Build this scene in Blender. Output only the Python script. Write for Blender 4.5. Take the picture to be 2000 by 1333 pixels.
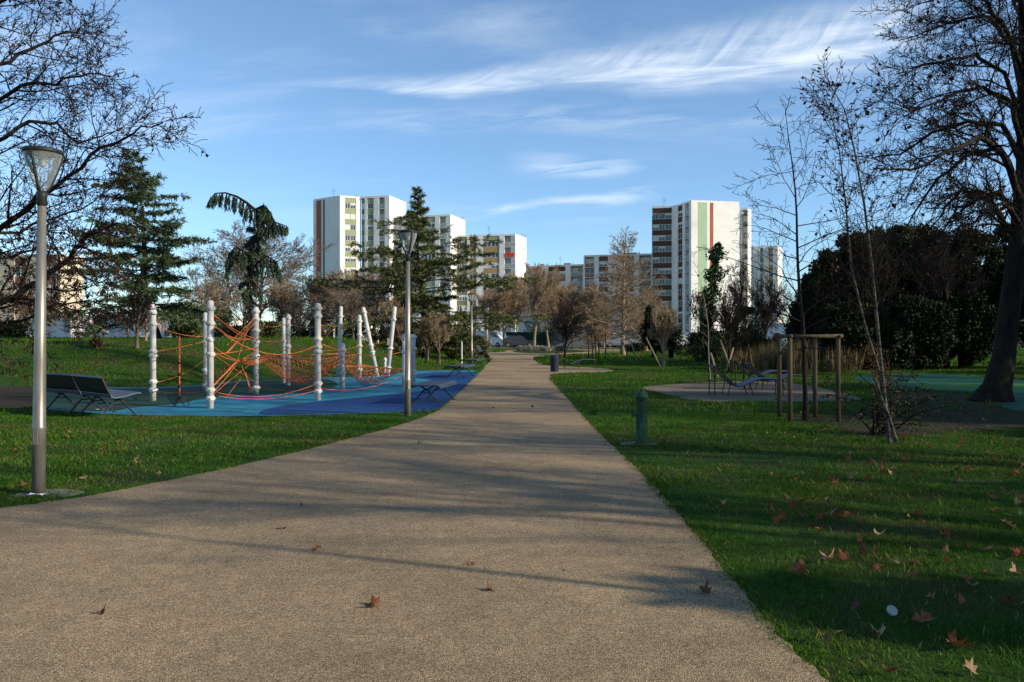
import bpy, math, random
import numpy as np
from mathutils import Vector, Matrix
for o in list(bpy.data.objects): bpy.data.objects.remove(o)
S = bpy.context.scene
COL = S.collection
PI = math.pi
rad = math.radians
# ---------------------------------------------------------------- camera
F, XC, YH, CH = 1555.5, 1000.0, 652.0, 1.7
cd = bpy.data.cameras.new('camera'); cam = bpy.data.objects.new('camera', cd); COL.objects.link(cam)
cam.location = (0, 0, CH); cam.rotation_euler = (rad(90), 0, 0)
cd.lens = 28; cd.sensor_width = 36; cd.clip_end = 5000; cd.shift_y = -(666.5-YH)/2000
S.camera = cam
# ---------------------------------------------------------------- world
SUN_EL, SUN_BACK = rad(23), rad(20)      # sun on the right, a little behind the camera
w = bpy.data.worlds.new('World'); S.world = w; w.use_nodes = True
nt = w.node_tree; N = nt.nodes; L = nt.links; N.clear()
def nd(t, **k):
    n = N.new(t)
    for a, b in k.items(): setattr(n, a, b)
    return n
def lk(a, b): L.new(a, b)
def mth(op, a, b=None, c=None, clamp=False):
    n = nd('ShaderNodeMath', operation=op, use_clamp=clamp)
    for i, v in enumerate((a, b, c)):
        if v is None: continue
        if isinstance(v, (int, float)): n.inputs[i].default_value = v
        else: lk(v, n.inputs[i])
    return n.outputs[0]
sky = nd('ShaderNodeTexSky', sky_type='NISHITA', sun_disc=False)
sky.sun_elevation = SUN_EL; sky.sun_rotation = rad(90)+SUN_BACK
sky.air_density = 1.0; sky.dust_density = 0.0; sky.ozone_density = 3.0; sky.altitude = 100
tc = nd('ShaderNodeTexCoord'); sx = nd('ShaderNodeSeparateXYZ'); lk(tc.outputs['Generated'], sx.inputs[0])
yy = mth('MAXIMUM', sx.outputs[1], 0.15)
A = mth('DIVIDE', sx.outputs[0], yy); Bv = mth('DIVIDE', sx.outputs[2], yy)
# cirrus: streaks laid along gentle curves of the sky
def sstep(x, a, b):
    n = nd('ShaderNodeMapRange', interpolation_type='SMOOTHSTEP'); lk(x, n.inputs[0])
    n.inputs[1].default_value = a; n.inputs[2].default_value = b; return n.outputs[0]
def noise(u, v, su, sv, det=6, rough=.6, dist=0.0, seed=0.0):
    c = nd('ShaderNodeCombineXYZ'); lk(mth('MULTIPLY', u, su), c.inputs[0]); lk(mth('MULTIPLY', v, sv), c.inputs[1]); c.inputs[2].default_value = seed
    n = nd('ShaderNodeTexNoise'); n.inputs['Scale'].default_value = 1; n.inputs['Detail'].default_value = det
    n.inputs['Roughness'].default_value = rough; n.inputs['Distortion'].default_value = dist
    lk(c.outputs[0], n.inputs['Vector']); return n.outputs[0]
def band(c0, c1, c2, ulo, ulo2, uhi2, uhi, wlow, wup, wgrow=0.0, g0=1.0):
    # centre line b = c0 + c1 a + c2 a^2
    cl = mth('ADD', c0, mth('MULTIPLY', A, mth('ADD', c1, mth('MULTIPLY', A, c2))))
    warp = mth('MULTIPLY', mth('SUBTRACT', noise(A, Bv, 5, 9, 3, .5, 0, 3.1), .5), .05)
    d = mth('ADD', mth('SUBTRACT', Bv, cl), warp)
    g = mth('MAXIMUM', mth('ADD', g0, mth('MULTIPLY', A, wgrow)), .12)
    d = mth('DIVIDE', d, g)
    up = mth('SUBTRACT', 1.0, sstep(d, 0.0, wup)); dn = sstep(d, -wlow, 0.0)
    e = mth('MULTIPLY', sstep(A, ulo, ulo2), mth('SUBTRACT', 1.0, sstep(A, uhi2, uhi)))
    return mth('MULTIPLY', mth('MULTIPLY', up, dn), e), d
b1, d1 = band(.312, .052, .14, -.34, -.05, .46, .56, .032, .062, 1.7, .62)
# fibres that sweep up and to the right off the main band
sh = mth('SUBTRACT', A, mth('MULTIPLY', mth('POWER', mth('MAXIMUM', d1, 0.0), .55), .42))
f1 = noise(sh, Bv, 21, 8, 7, .64, .8, 1.0)
f2 = noise(A, mth('SUBTRACT', Bv, mth('MULTIPLY', A, .09)), 7, 55, 5, .6, .4, 2.0)
up_ = mth('MULTIPLY', sstep(d1, -.012, .02), .62)
fil = sstep(mth('ADD', mth('MULTIPLY', f1, up_), mth('MULTIPLY', f2, mth('SUBTRACT', 1.0, up_))), .34, .68)
m1 = mth('MULTIPLY', mth('MULTIPLY', b1, mth('ADD', mth('MULTIPLY', fil, .60), .18)), .95)
b2, _ = band(.158, .055, .12, -.12, .02, .12, .22, .012, .012)
m2 = mth('MULTIPLY', mth('MULTIPLY', b2, sstep(f2, .36, .6)), .55)
b3, _ = band(.262, .03, .06, -.28, -.1, .25, .5, .02, .03)
m3 = mth('MULTIPLY', mth('MULTIPLY', b3, sstep(f2, .4, .62)), .18)
b4, _ = band(.212, -.06, .0, -.02, .08, .12, .18, .018, .022)
m4 = mth('MULTIPLY', mth('MULTIPLY', b4, sstep(f2, .36, .62)), .5)
veil = mth('MULTIPLY', sstep(noise(A, mth('ADD', Bv, mth('MULTIPLY', A, -.05)), 1.6, 9, 6, .62, .5, 7.0), .47, .80), .26)
vall = mth('MULTIPLY', veil, sstep(Bv, .02, .15))
mask = mth('MINIMUM', mth('ADD', mth('ADD', m1, m2), mth('ADD', mth('ADD', m3, m4), vall)), .9)
mx = nd('ShaderNodeMix', data_type='RGBA'); lk(mask, mx.inputs[0])
hs = nd('ShaderNodeHueSaturation'); hs.inputs['Saturation'].default_value = 1.04; lk(sky.outputs[0], hs.inputs['Color'])
hz_ = nd('ShaderNodeMix', data_type='RGBA'); lk(sstep(Bv, .42, -.02), hz_.inputs[0]); hz_.blend_type = 'MULTIPLY'
lk(hs.outputs[0], hz_.inputs[6]); hz_.inputs[7].default_value = (.67, .82, .99, 1); lk(hz_.outputs[2], mx.inputs[6]); mx.inputs[7].default_value = (5.6, 6.1, 6.6, 1)
bg = nd('ShaderNodeBackground'); bg.inputs[1].default_value = 0.14; lk(mx.outputs[2], bg.inputs[0])
wo = nd('ShaderNodeOutputWorld'); lk(bg.outputs[0], wo.inputs[0])
# ---------------------------------------------------------------- sun
sd = bpy.data.lights.new('sun', 'SUN'); sd.energy = 5.0; sd.angle = rad(.53); sd.color = (1.0, .87, .67)
so = bpy.data.objects.new('sun', sd); COL.objects.link(so)
sv = Vector((math.cos(SUN_EL)*math.cos(SUN_BACK), -math.cos(SUN_EL)*math.sin(SUN_BACK), math.sin(SUN_EL)))
so.rotation_euler = sv.to_track_quat('Z', 'Y').to_euler(); so.location = sv*60
S.view_settings.view_transform = 'Standard'; S.view_settings.look = 'None'; S.view_settings.exposure = 0.43; S.view_settings.gamma = 1
S.render.resolution_x = 1024; S.render.resolution_y = 682
S.render.engine = 'CYCLES'
S.cycles.max_bounces = 6; S.cycles.transparent_max_bounces = 8
# ---------------------------------------------------------------- helpers
def sm(x, a, b):
    t = min(1, max(0, (x-a)/(b-a))) if not isinstance(x, np.ndarray) else np.clip((x-a)/(b-a), 0, 1)
    return t*t*(3-2*t)
def foot(x):                      # where the mound on the left starts to rise
    return 24.6 + 5.5*sm(x, -13.0, -7.5)
def gz(x, y):
    m = sm(y, foot(x), foot(x)+9.0)*(1-sm(x, -9.5, -4.5))*(1-.5*sm(y, 42.0, 60.0))
    return 1.42*m
def dep(py, z=0.0): return F*(CH-z)/(py-YH)
def at(px, py, z=0.0):
    D = dep(py, z); return Vector(((px-XC)*D/F, D, z))
def onD(px, D, py=None):          # point at depth D under that picture column
    x = (px-XC)*D/F
    return Vector((x, D, gz(x, D) if py is None else CH+(YH-py)*D/F))
def hz(py, D): return CH+(YH-py)*D/F
def tag(o, label=None, cat=None, group=None, kind=None):
    if label: o['label'] = label
    if cat: o['category'] = cat
    if group: o['group'] = group
    if kind: o['kind'] = kind
    return o
def thing(name, label, cat, loc=(0, 0, 0), rz=0, group=None):
    o = bpy.data.objects.new(name, None); COL.objects.link(o); o.location = loc; o.rotation_euler = (0, 0, rz)
    o.empty_display_size = .2
    return tag(o, label, cat, group)
def link(name, me, mats, parent=None, smooth=False):
    if not isinstance(mats, (list, tuple)): mats = [mats]
    for m in mats: me.materials.append(m)
    if smooth:
        me.polygons.foreach_set('use_smooth', np.ones(len(me.polygons), bool))
    o = bpy.data.objects.new(name, me); COL.objects.link(o)
    if parent: o.parent = parent
    return o
def copytree(o, parent=None, loc=None, rz=None, label=None, scale=None):
    c = o.copy(); COL.objects.link(c)
    if parent: c.parent = parent
    if loc is not None: c.location = loc
    if rz is not None: c.rotation_euler = (0, 0, rz)
    if scale is not None: c.scale = scale
    if label: c['label'] = label
    for ch in [x for x in o.children]: copytree(ch, c)
    return c
class MB:
    """collects shapes, ends as one mesh"""
    def __init__(s): s.v = []; s.f = []; s.m = []
    def add(s, vs, fs, mi=0):
        b = len(s.v); s.v += [tuple(q) for q in vs]; s.f += [tuple(b+i for i in q) for q in fs]; s.m += [mi]*len(fs); return s
    def box(s, x0, x1, y0, y1, z0, z1, mi=0, M=None, bev=0.0):
        if bev:
            # chamfered along the vertical and top edges
            b = bev
            rings = [(0, z0), (0, z1-b), (b, z1)]
            vs = []
            for ins, z in rings:
                c = b+ins
                for (px, py) in ((x0+c, y0+ins), (x1-c, y0+ins), (x1-ins, y0+c), (x1-ins, y1-c), (x1-c, y1-ins), (x0+c, y1-ins), (x0+ins, y1-c), (x0+ins, y0+c)): vs.append(Vector((px, py, z)))
            fs = [tuple(reversed(range(8))), tuple(range(16, 24))]
            for r in range(2):
                for i in range(8): fs.append((r*8+i, r*8+(i+1) % 8, r*8+8+(i+1) % 8, r*8+8+i))
        else:
            vs = [Vector(q) for q in ((x0, y0, z0), (x1, y0, z0), (x1, y1, z0), (x0, y1, z0), (x0, y0, z1), (x1, y0, z1), (x1, y1, z1), (x0, y1, z1))]
            fs = [(3, 2, 1, 0), (4, 5, 6, 7), (0, 1, 5, 4), (1, 2, 6, 5), (2, 3, 7, 6), (3, 0, 4, 7)]
        if M is not None: vs = [M @ q for q in vs]
        return s.add(vs, fs, mi)
    def tube(s, pts, rs, n=8, mi=0, cap=True):
        pts = [Vector(p) for p in pts]
        if isinstance(rs, (int, float)): rs = [rs]*len(pts)
        b = len(s.v); k = len(pts); prev = None
        for i, p in enumerate(pts):
            t = (pts[min(i+1, k-1)]-pts[max(i-1, 0)]).normalized()
            if prev is None:
                u = t.cross(Vector((0, 0, 1)) if abs(t.z) < .9 else Vector((1, 0, 0))).normalized()
            else: u = (prev-t*prev.dot(t)).normalized()
            prev = u; w_ = t.cross(u)
            for j in range(n):
                a = 2*PI*j/n; s.v.append(tuple(p+(u*math.cos(a)+w_*math.sin(a))*rs[i]))
        for i in range(k-1):
            for j in range(n):
                s.f.append((b+i*n+j, b+i*n+(j+1) % n, b+(i+1)*n+(j+1) % n, b+(i+1)*n+j)); s.m.append(mi)
        if cap:
            s.f.append(tuple(b+j for j in reversed(range(n)))); s.m.append(mi)
            s.f.append(tuple(b+(k-1)*n+j for j in range(n))); s.m.append(mi)
        return s
    def lathe(s, prof, n=16, mi=0, c=(0, 0, 0)):
        b = len(s.v)
        for r, z in prof:
            for j in range(n):
                a = 2*PI*j/n; s.v.append((c[0]+r*math.cos(a), c[1]+r*math.sin(a), c[2]+z))
        for i in range(len(prof)-1):
            for j in range(n):
                s.f.append((b+i*n+j, b+i*n+(j+1) % n, b+(i+1)*n+(j+1) % n, b+(i+1)*n+j)); s.m.append(mi)
        if prof[0][0] > 1e-4: s.f.append(tuple(b+j for j in reversed(range(n)))); s.m.append(mi)
        if prof[-1][0] > 1e-4: s.f.append(tuple(b+(len(prof)-1)*n+j for j in range(n))); s.m.append(mi)
        return s
    def prism(s, poly, z0, z1, mi=0):
        n = len(poly)
        vs = [(p[0], p[1], z0) for p in poly]+[(p[0], p[1], z1) for p in poly]
        return s.add(vs, [tuple(reversed(range(n))), tuple(range(n, 2*n))]+[(i, (i+1) % n, n+(i+1) % n, n+i) for i in range(n)], mi)
    def mesh(s, name='m'):
        me = bpy.data.meshes.new(name); me.from_pydata(s.v, [], s.f)
        if any(s.m): me.polygons.foreach_set('material_index', s.m)
        me.update(); return me
    def build(s, name, mats, parent=None, smooth=False): return link(name, s.mesh(name), mats, parent, smooth)
def npmesh(V, Fq, name, n=4):
    me = bpy.data.meshes.new(name); V = np.ascontiguousarray(V, np.float32); Fq = np.ascontiguousarray(Fq, np.int32)
    me.vertices.add(len(V)); me.vertices.foreach_set('co', V.ravel())
    me.loops.add(Fq.size); me.loops.foreach_set('vertex_index', Fq.ravel())
    me.polygons.add(len(Fq)); me.polygons.foreach_set('loop_start', np.arange(0, Fq.size, n, dtype=np.int32))
    me.polygons.foreach_set('loop_total', np.full(len(Fq), n, np.int32))
    me.update(calc_edges=True); return me
# ---------------------------------------------------------------- materials
def mat(name, c1, c2=None, scale=5.0, rough=.8, det=5, c3=None, s3=.5, bump=0.0, bscale=None, metal=0.0, contrast=(.35, .65), transl=0.0, spec=.10, stretch=None, rnd=0.0, nrm=1.0):
    m = bpy.data.materials.new(name); m.use_nodes = True; t = m.node_tree; nn = t.nodes; ll = t.links
    p = nn['Principled BSDF']; p.inputs['Roughness'].default_value = rough; p.inputs['Metallic'].default_value = metal
    p.inputs['Specular IOR Level'].default_value = spec
    t_c = nn.new('ShaderNodeTexCoord'); vec = t_c.outputs['Object']
    if stretch:
        mp = nn.new('ShaderNodeMapping'); mp.inputs['Scale'].default_value = stretch; ll.new(vec, mp.inputs[0]); vec = mp.outputs[0]
    def nz(sc, d=det):
        n = nn.new('ShaderNodeTexNoise'); n.inputs['Scale'].default_value = sc; n.inputs['Detail'].default_value = d; n.inputs['Roughness'].default_value = .6
        ll.new(vec, n.inputs['Vector']); return n.outputs[0]
    def mr(x, a, b):
        n = nn.new('ShaderNodeMapRange'); ll.new(x, n.inputs[0]); n.inputs[1].default_value = a; n.inputs[2].default_value = b; return n.outputs[0]
    c1 = tuple(c1)+(1,); col = None
    if c2 is not None:
        mx = nn.new('ShaderNodeMix'); mx.data_type = 'RGBA'; mx.inputs[6].default_value = c1; mx.inputs[7].default_value = tuple(c2)+(1,)
        ll.new(mr(nz(scale), *contrast), mx.inputs[0]); col = mx.outputs[2]
        if c3 is not None:
            m3 = nn.new('ShaderNodeMix'); m3.data_type = 'RGBA'; m3.inputs[7].default_value = tuple(c3)+(1,); ll.new(col, m3.inputs[6])
            ll.new(mr(nz(s3, 4), .5, .68), m3.inputs[0]); col = m3.outputs[2]
    if rnd:
        oi = nn.new('ShaderNodeNewGeometry'); h = nn.new('ShaderNodeHueSaturation')
        ad = mr(oi.outputs['Random Per Island'], 0, 1); ad.node.inputs[3].default_value = 1-rnd; ad.node.inputs[4].default_value = 1+rnd
        ll.new(ad, h.inputs['Value'])
        if col is None: h.inputs['Color'].default_value = c1
        else: ll.new(col, h.inputs['Color'])
        col = h.outputs[0]
    if col is None: p.inputs['Base Color'].default_value = c1
    else: ll.new(col, p.inputs['Base Color'])
    if bump:
        b = nn.new('ShaderNodeBump'); b.inputs['Strength'].default_value = nrm; b.inputs['Distance'].default_value = bump
        ll.new(nz(bscale or scale*3), b.inputs['Height']); ll.new(b.outputs[0], p.inputs['Normal'])
    if transl:
        tr = nn.new('ShaderNodeBsdfTranslucent'); ms = nn.new('ShaderNodeMixShader'); ms.inputs[0].default_value = transl
        if col is None: tr.inputs[0].default_value = c1
        else: ll.new(col, tr.inputs[0])
        ll.new(p.outputs[0], ms.inputs[1]); ll.new(tr.outputs[0], ms.inputs[2]); ll.new(ms.outputs[0], nn['Material Output'].inputs[0])
    return m
M = {}
M['soil'] = mat('lawn_soil', (.018, .046, .006), (.034, .075, .009), 9, .95, 8, (.050, .042, .020), .9, .03, 40)
M['blade'] = mat('grass_blade', (.034, .102, .008), (.074, .162, .013), .9, .55, 4, (.105, .115, .028), .45, transl=.32, rnd=.35)
M['bladedry'] = mat('grass_dry', (.22, .18, .07), (.32, .26, .12), .9, .7, transl=.2, rnd=.3)
M['leafweed'] = mat('clover_leaf', (.03, .10, .014), (.055, .14, .02), 6, .5, transl=.2, rnd=.3)
def pathmat():
    m = bpy.data.materials.new('path_gravel_resin'); m.use_nodes = True; t = m.node_tree; nn = t.nodes; ll = t.links; p = nn['Principled BSDF']
    p.inputs['Roughness'].default_value = .9; p.inputs['Specular IOR Level'].default_value = .25
    tc = nn.new('ShaderNodeTexCoord')
    vo = nn.new('ShaderNodeTexVoronoi'); vo.inputs['Scale'].default_value = 155; ll.new(tc.outputs['Object'], vo.inputs['Vector'])
    cr = nn.new('ShaderNodeValToRGB'); cr.color_ramp.elements[0].color = (.125, .085, .044, 1); cr.color_ramp.elements[1].color = (.52, .395, .24, 1)
    e = cr.color_ramp.elements.new(.5); e.color = (.285, .200, .110, 1)
    sp = nn.new('ShaderNodeSeparateColor'); ll.new(vo.outputs['Color'], sp.inputs[0]); ll.new(sp.outputs[0], cr.inputs[0])
    n1 = nn.new('ShaderNodeTexNoise'); n1.inputs['Scale'].default_value = .55; n1.inputs['Detail'].default_value = 6; n1.inputs['Roughness'].default_value = .65; ll.new(tc.outputs['Object'], n1.inputs['Vector'])
    r1 = nn.new('ShaderNodeMapRange'); ll.new(n1.outputs[0], r1.inputs[0]); r1.inputs[1].default_value = .3; r1.inputs[2].default_value = .7; r1.inputs[3].default_value = .68; r1.inputs[4].default_value = 1.16
    n2 = nn.new('ShaderNodeTexNoise'); n2.inputs['Scale'].default_value = 7; n2.inputs['Detail'].default_value = 5; ll.new(tc.outputs['Object'], n2.inputs['Vector'])
    r2 = nn.new('ShaderNodeMapRange'); ll.new(n2.outputs[0], r2.inputs[0]); r2.inputs[1].default_value = .3; r2.inputs[2].default_value = .7; r2.inputs[3].default_value = .86; r2.inputs[4].default_value = 1.1
    mu = nn.new('ShaderNodeMath'); mu.operation = 'MULTIPLY'; ll.new(r1.outputs[0], mu.inputs[0]); ll.new(r2.outputs[0], mu.inputs[1])
    hs = nn.new('ShaderNodeHueSaturation'); ll.new(mu.outputs[0], hs.inputs['Value']); ll.new(cr.outputs[0], hs.inputs['Color'])
    ll.new(hs.outputs[0], p.inputs['Base Color'])
    b = nn.new('ShaderNodeBump'); b.inputs['Distance'].default_value = .006; b.inputs['Strength'].default_value = .9
    inv = nn.new('ShaderNodeMath'); inv.operation = 'SUBTRACT'; inv.inputs[0].default_value = 1; ll.new(vo.outputs['Distance'], inv.inputs[1])
    ll.new(inv.outputs[0], b.inputs['Height']); ll.new(b.outputs[0], p.inputs['Normal']); return m
M['path'] = pathmat()
M['rub_blue'] = mat('rubber_sky_blue', (.022, .155, .245), (.032, .21, .31), 1.2, .75, 6, (.03, .115, .16), .7, .004, 160)
M['rub_navy'] = mat('rubber_navy', (.010, .045, .145), (.015, .062, .19), 1.3, .75, 6, (.018, .04, .09), .8, .004, 160)
M['rub_green'] = mat('rubber_dark_green', (.014, .040, .030), (.02, .055, .038), 1.4, .8, 6, (.035, .045, .03), .9, .004, 160)
M['rub_lawn'] = mat('rubber_mid_green', (.012, .075, .048), (.018, .10, .06), .9, .75, 5, (.018, .06, .04), .6, .004, 160)
M['rub_sunlit'] = mat('rubber_green_sunlit', (.05, .15, .035), (.07, .19, .045), .9, .75, 5)  # same court green with sunlight painted into the colour
M['bark'] = mat('bark_grey_brown', (.055, .042, .032), (.13, .105, .08), 9, .9, 6, None, 1, .02, 25, stretch=(1, 1, .25))
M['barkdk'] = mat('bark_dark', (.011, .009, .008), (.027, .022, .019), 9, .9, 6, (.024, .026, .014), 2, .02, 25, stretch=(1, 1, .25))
M['barktan'] = mat('bark_tan', (.17, .125, .08), (.28, .21, .14), 9, .9, 5, None, 1, .01, 25, stretch=(1, 1, .3))
M['barkpale'] = mat('bark_birch', (.10, .088, .07), (.022, .018, .015), 7, .7, 5, None, 1, .01, 20, contrast=(.45, .6), stretch=(1, 1, 3))
M['twigtan'] = mat('twigs_tan', (.20, .145, .09), (.30, .225, .15), .8, .9)
M['twiggrey'] = mat('twigs_grey', (.13, .10, .075), (.20, .16, .12), .8, .9)
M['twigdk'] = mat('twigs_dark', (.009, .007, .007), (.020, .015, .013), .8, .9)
M['oakleaf'] = mat('dead_oak_leaf', (.035, .016, .012), (.085, .036, .020), 3, .7, transl=.25, rnd=.45)
M['needle'] = mat('cedar_needles', (.040, .066, .030), (.085, .120, .052), 1.6, .7, 4, rnd=.35)
M['needle3'] = mat('weeping_cedar_needles', (.026, .046, .026), (.055, .082, .045), 1.6, .7, 4, rnd=.35)
M['needle2'] = mat('cedar_needles_yellow', (.05, .062, .022), (.11, .125, .045), 1.6, .7, 4, rnd=.35)
M['evergreen'] = mat('evergreen_leaf', (.008, .015, .006), (.018, .030, .011), 2, .6, 4, rnd=.45)
M['evergreen2'] = mat('evergreen_leaf_olive', (.026, .030, .010), (.058, .060, .020), 2, .6, 4, rnd=.45)
M['ivy'] = mat('ivy_leaf', (.015, .04, .012), (.035, .075, .02), 3, .45, 4, rnd=.4)
M['lavender'] = mat('lavender_leaf', (.17, .17, .13), (.26, .25, .20), 3, .8, 4, rnd=.3)
M['reed'] = mat('dry_reed', (.09, .065, .03), (.19, .145, .07), 3, .8, 4, transl=.2, rnd=.3)
M['rust'] = mat('dead_fern_leaf', (.11, .045, .016), (.19, .085, .03), 4, .8, transl=.3, rnd=.35)
M['white'] = mat('white_paint', (.56, .555, .53), (.48, .475, .45), 3, .5, 6, (.34, .33, .30), 1.6, .001, 60)
M['steel'] = mat('galvanised_steel', (.19, .18, .155), (.27, .255, .22), 14, .42, 6, None, 1, .0006, 60, metal=.55, stretch=(1, 1, .2))
M['darkmetal'] = mat('black_metal', (.018, .019, .02), (.035, .035, .036), 12, .45, 5, metal=.3)
M['benchmetal'] = mat('bench_metal', (.022, .026, .034), (.035, .04, .05), 12, .38, 5, metal=.35, spec=.5)
M['lounge'] = mat('lounger_slate', (.07, .085, .12), (.095, .11, .155), 12, .5, 5, metal=.2)
M['navyplastic'] = mat('bin_navy', (.022, .027, .05), (.03, .036, .062), 9, .5, 5)
M['hydrant'] = mat('green_cast_iron', (.020, .055, .034), (.03, .075, .047), 12, .42, 6, (.05, .075, .05), 4, .002, 60)
M['orange'] = mat('orange_rope', (.50, .10, .028), (.60, .17, .06), 6, .6, 5)
M['wood'] = mat('weathered_post_wood', (.05, .038, .026), (.11, .085, .055), 7, .85, 6, None, 1, .004, 30, stretch=(3, 3, .3))
M['concrete'] = mat('concrete', (.13, .125, .105), (.20, .19, .16), 6, .9, 7, (.08, .085, .06), 1.5, .004, 40)
M['bwall'] = mat('render_white', (.78, .77, .74), (.72, .71, .68), .35, .85, 6, (.62, .61, .58), .12)
M['bwall2'] = mat('render_grey', (.55, .55, .55), (.60, .60, .59), .35, .85, 6)
M['bshade'] = mat('recess_shade_grey', (.34, .33, .31), (.42, .41, .39), .5, .85, 6)  # darker than the walls: recess shade put into the colour
M['p_green'] = mat('panel_sage', (.26, .30, .17), (.31, .34, .21), .6, .7, 4)
M['p_dgreen'] = mat('panel_moss', (.14, .17, .10), (.18, .20, .13), .6, .7, 4)
M['p_brown'] = mat('panel_chocolate', (.095, .045, .032), (.12, .06, .042), .6, .7, 4)
M['p_ochre'] = mat('panel_ochre', (.36, .22, .09), (.42, .27, .12), .6, .7, 4)
M['p_rust'] = mat('panel_brick', (.26, .13, .085), (.32, .17, .11), .6, .7, 4)
M['st_red'] = mat('stripe_brick_red', (.36, .10, .055), (.40, .12, .07), .5, .8, 4)
M['st_green'] = mat('stripe_pale_green', (.34, .46, .31), (.38, .50, .35), .5, .8, 4)
M['st_teal'] = mat('stripe_teal', (.12, .20, .18), (.14, .22, .20), .5, .8, 4)
M['glass'] = mat('window_glass', (.035, .045, .06), (.06, .07, .085), .7, .12, 3, spec=.6)
M['frame'] = mat('window_frame', (.70, .70, .68), None, 1, .6)
M['shutter'] = mat('roller_shutter', (.66, .65, .61), (.58, .57, .54), 1, .7, bump=.01, bscale=20)
M['parapet'] = mat('balcony_glass_grey', (.28, .29, .31), (.36, .37, .38), .8, .4, 3)
M['redcloth'] = mat('red_banner', (.62, .03, .015), (.75, .07, .03), 2, .7)
M['roof'] = mat('roof_felt', (.12, .12, .12), (.17, .17, .16), 1, .9)
M['beige'] = mat('render_beige', (.50, .43, .32), (.56, .48, .37), .4, .85, 5)
M['red'] = mat('red_paint', (.45, .03, .025), (.5, .04, .03), 4, .5)
M['fence'] = mat('green_fence', (.012, .045, .035), (.02, .06, .045), 3, .6)
M['tyre'] = mat('tyre_rubber', (.02, .02, .02), None, 1, .8)
M['carwhite'] = mat('car_paint_white', (.72, .73, .74), None, 1, .3, spec=.5)
M['cargrey'] = mat('car_paint_grey', (.16, .17, .19), None, 1, .3, spec=.5, metal=.3)
M['cardark'] = mat('car_paint_dark', (.03, .035, .045), None, 1, .3, spec=.5)
M['asphalt'] = mat('asphalt', (.055, .055, .055), (.08, .08, .078), 12, .9, 6, None, 1, .003, 80)
def glassmat():
    m = bpy.data.materials.new('lamp_glass'); m.use_nodes = True; t = m.node_tree; nn = t.nodes; ll = t.links
    p = nn['Principled BSDF']; p.inputs['Base Color'].default_value = (.62, .68, .72, 1); p.inputs['Roughness'].default_value = .12
    tr = nn.new('ShaderNodeBsdfTransparent'); tr.inputs[0].default_value = (.86, .90, .92, 1); ms = nn.new('ShaderNodeMixShader')
    fr = nn.new('ShaderNodeFresnel'); fr.inputs[0].default_value = 1.5
    wv = nn.new('ShaderNodeTexNoise'); wv.inputs['Scale'].default_value = 16; wv.inputs['Detail'].default_value = 3
    tc = nn.new('ShaderNodeTexCoord'); ll.new(tc.outputs['Object'], wv.inputs[0])
    b = nn.new('ShaderNodeBump'); b.inputs['Distance'].default_value = .02; ll.new(wv.outputs[0], b.inputs['Height']); ll.new(b.outputs[0], p.inputs['Normal']); ll.new(b.outputs[0], fr.inputs['Normal'])
    ad = nn.new('ShaderNodeMath'); ad.operation = 'MULTIPLY_ADD'; ll.new(fr.outputs[0], ad.inputs[0]); ad.inputs[1].default_value = 1.3; ad.inputs[2].default_value = .10; ad.use_clamp = True
    ll.new(ad.outputs[0], ms.inputs[0]); ll.new(tr.outputs[0], ms.inputs[1]); ll.new(p.outputs[0], ms.inputs[2]); ll.new(ms.outputs[0], nn['Material Output'].inputs[0]); return m
M['lampglass'] = glassmat()
# ---------------------------------------------------------------- ground
def ring(pts): return np.array([(p[0], p[1]) for p in pts])
def inside(poly, x, y):
    r = np.zeros(len(x), bool); n = len(poly)
    for i in range(n):
        x0, y0 = poly[i]; x1, y1 = poly[(i+1) % n]
        if y0 == y1: continue
        c = ((y0 > y) != (y1 > y)) & (x < (x1-x0)*(y-y0)/(y1-y0)+x0)
        r ^= c
    return r
def smoothpoly(pts, it=2, closed=True):
    P = [Vector((p[0], p[1])) for p in pts]
    for _ in range(it):
        Q = []; n = len(P)
        for i in range(n if closed else n-1):
            a, b = P[i], P[(i+1) % n]; Q += [a*.75+b*.25, a*.25+b*.75]
        if not closed: Q = [P[0]]+Q+[P[-1]]
        P = Q
    return P
def sheet(name, pts, z, m, follow=False):
    me = MB(); me.add([(p[0], p[1], z) for p in pts], [tuple(range(len(pts)))])
    o = me.build(name, m)
    tag(o, kind='structure'); return o
xs = np.unique(np.concatenate([np.arange(-40, 40.1, .5), np.linspace(-600, -40, 40), np.linspace(40, 600, 40)]))
ys = np.unique(np.concatenate([np.arange(-20, 62.1, .5), np.linspace(-200, -20, 12), np.linspace(62, 1500, 60)]))
X, Y = np.meshgrid(xs, ys)
FT = 24.6+5.5*sm(X, -13.0, -7.5)
Z = 1.42*sm((Y-FT)/9.0, 0., 1.)*(1-sm(X, -9.5, -4.5))*(1-.5*sm(Y, 42.0, 60.0))
idx = np.arange(X.size).reshape(X.shape)
q = np.stack([idx[:-1, :-1], idx[:-1, 1:], idx[1:, 1:], idx[1:, :-1]], -1).reshape(-1, 4)
g = link('ground', npmesh(np.stack([X.ravel(), Y.ravel(), Z.ravel()], 1), q, 'ground'), M['soil'], smooth=True)
tag(g, kind='structure')
def gzv(x, y):
    ft = 24.6+5.5*sm(x, -13.0, -7.5)
    return 1.42*sm((y-ft)/9.0, 0., 1.)*(1-sm(x, -9.5, -4.5))*(1-.5*sm(y, 42.0, 60.0))
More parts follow.
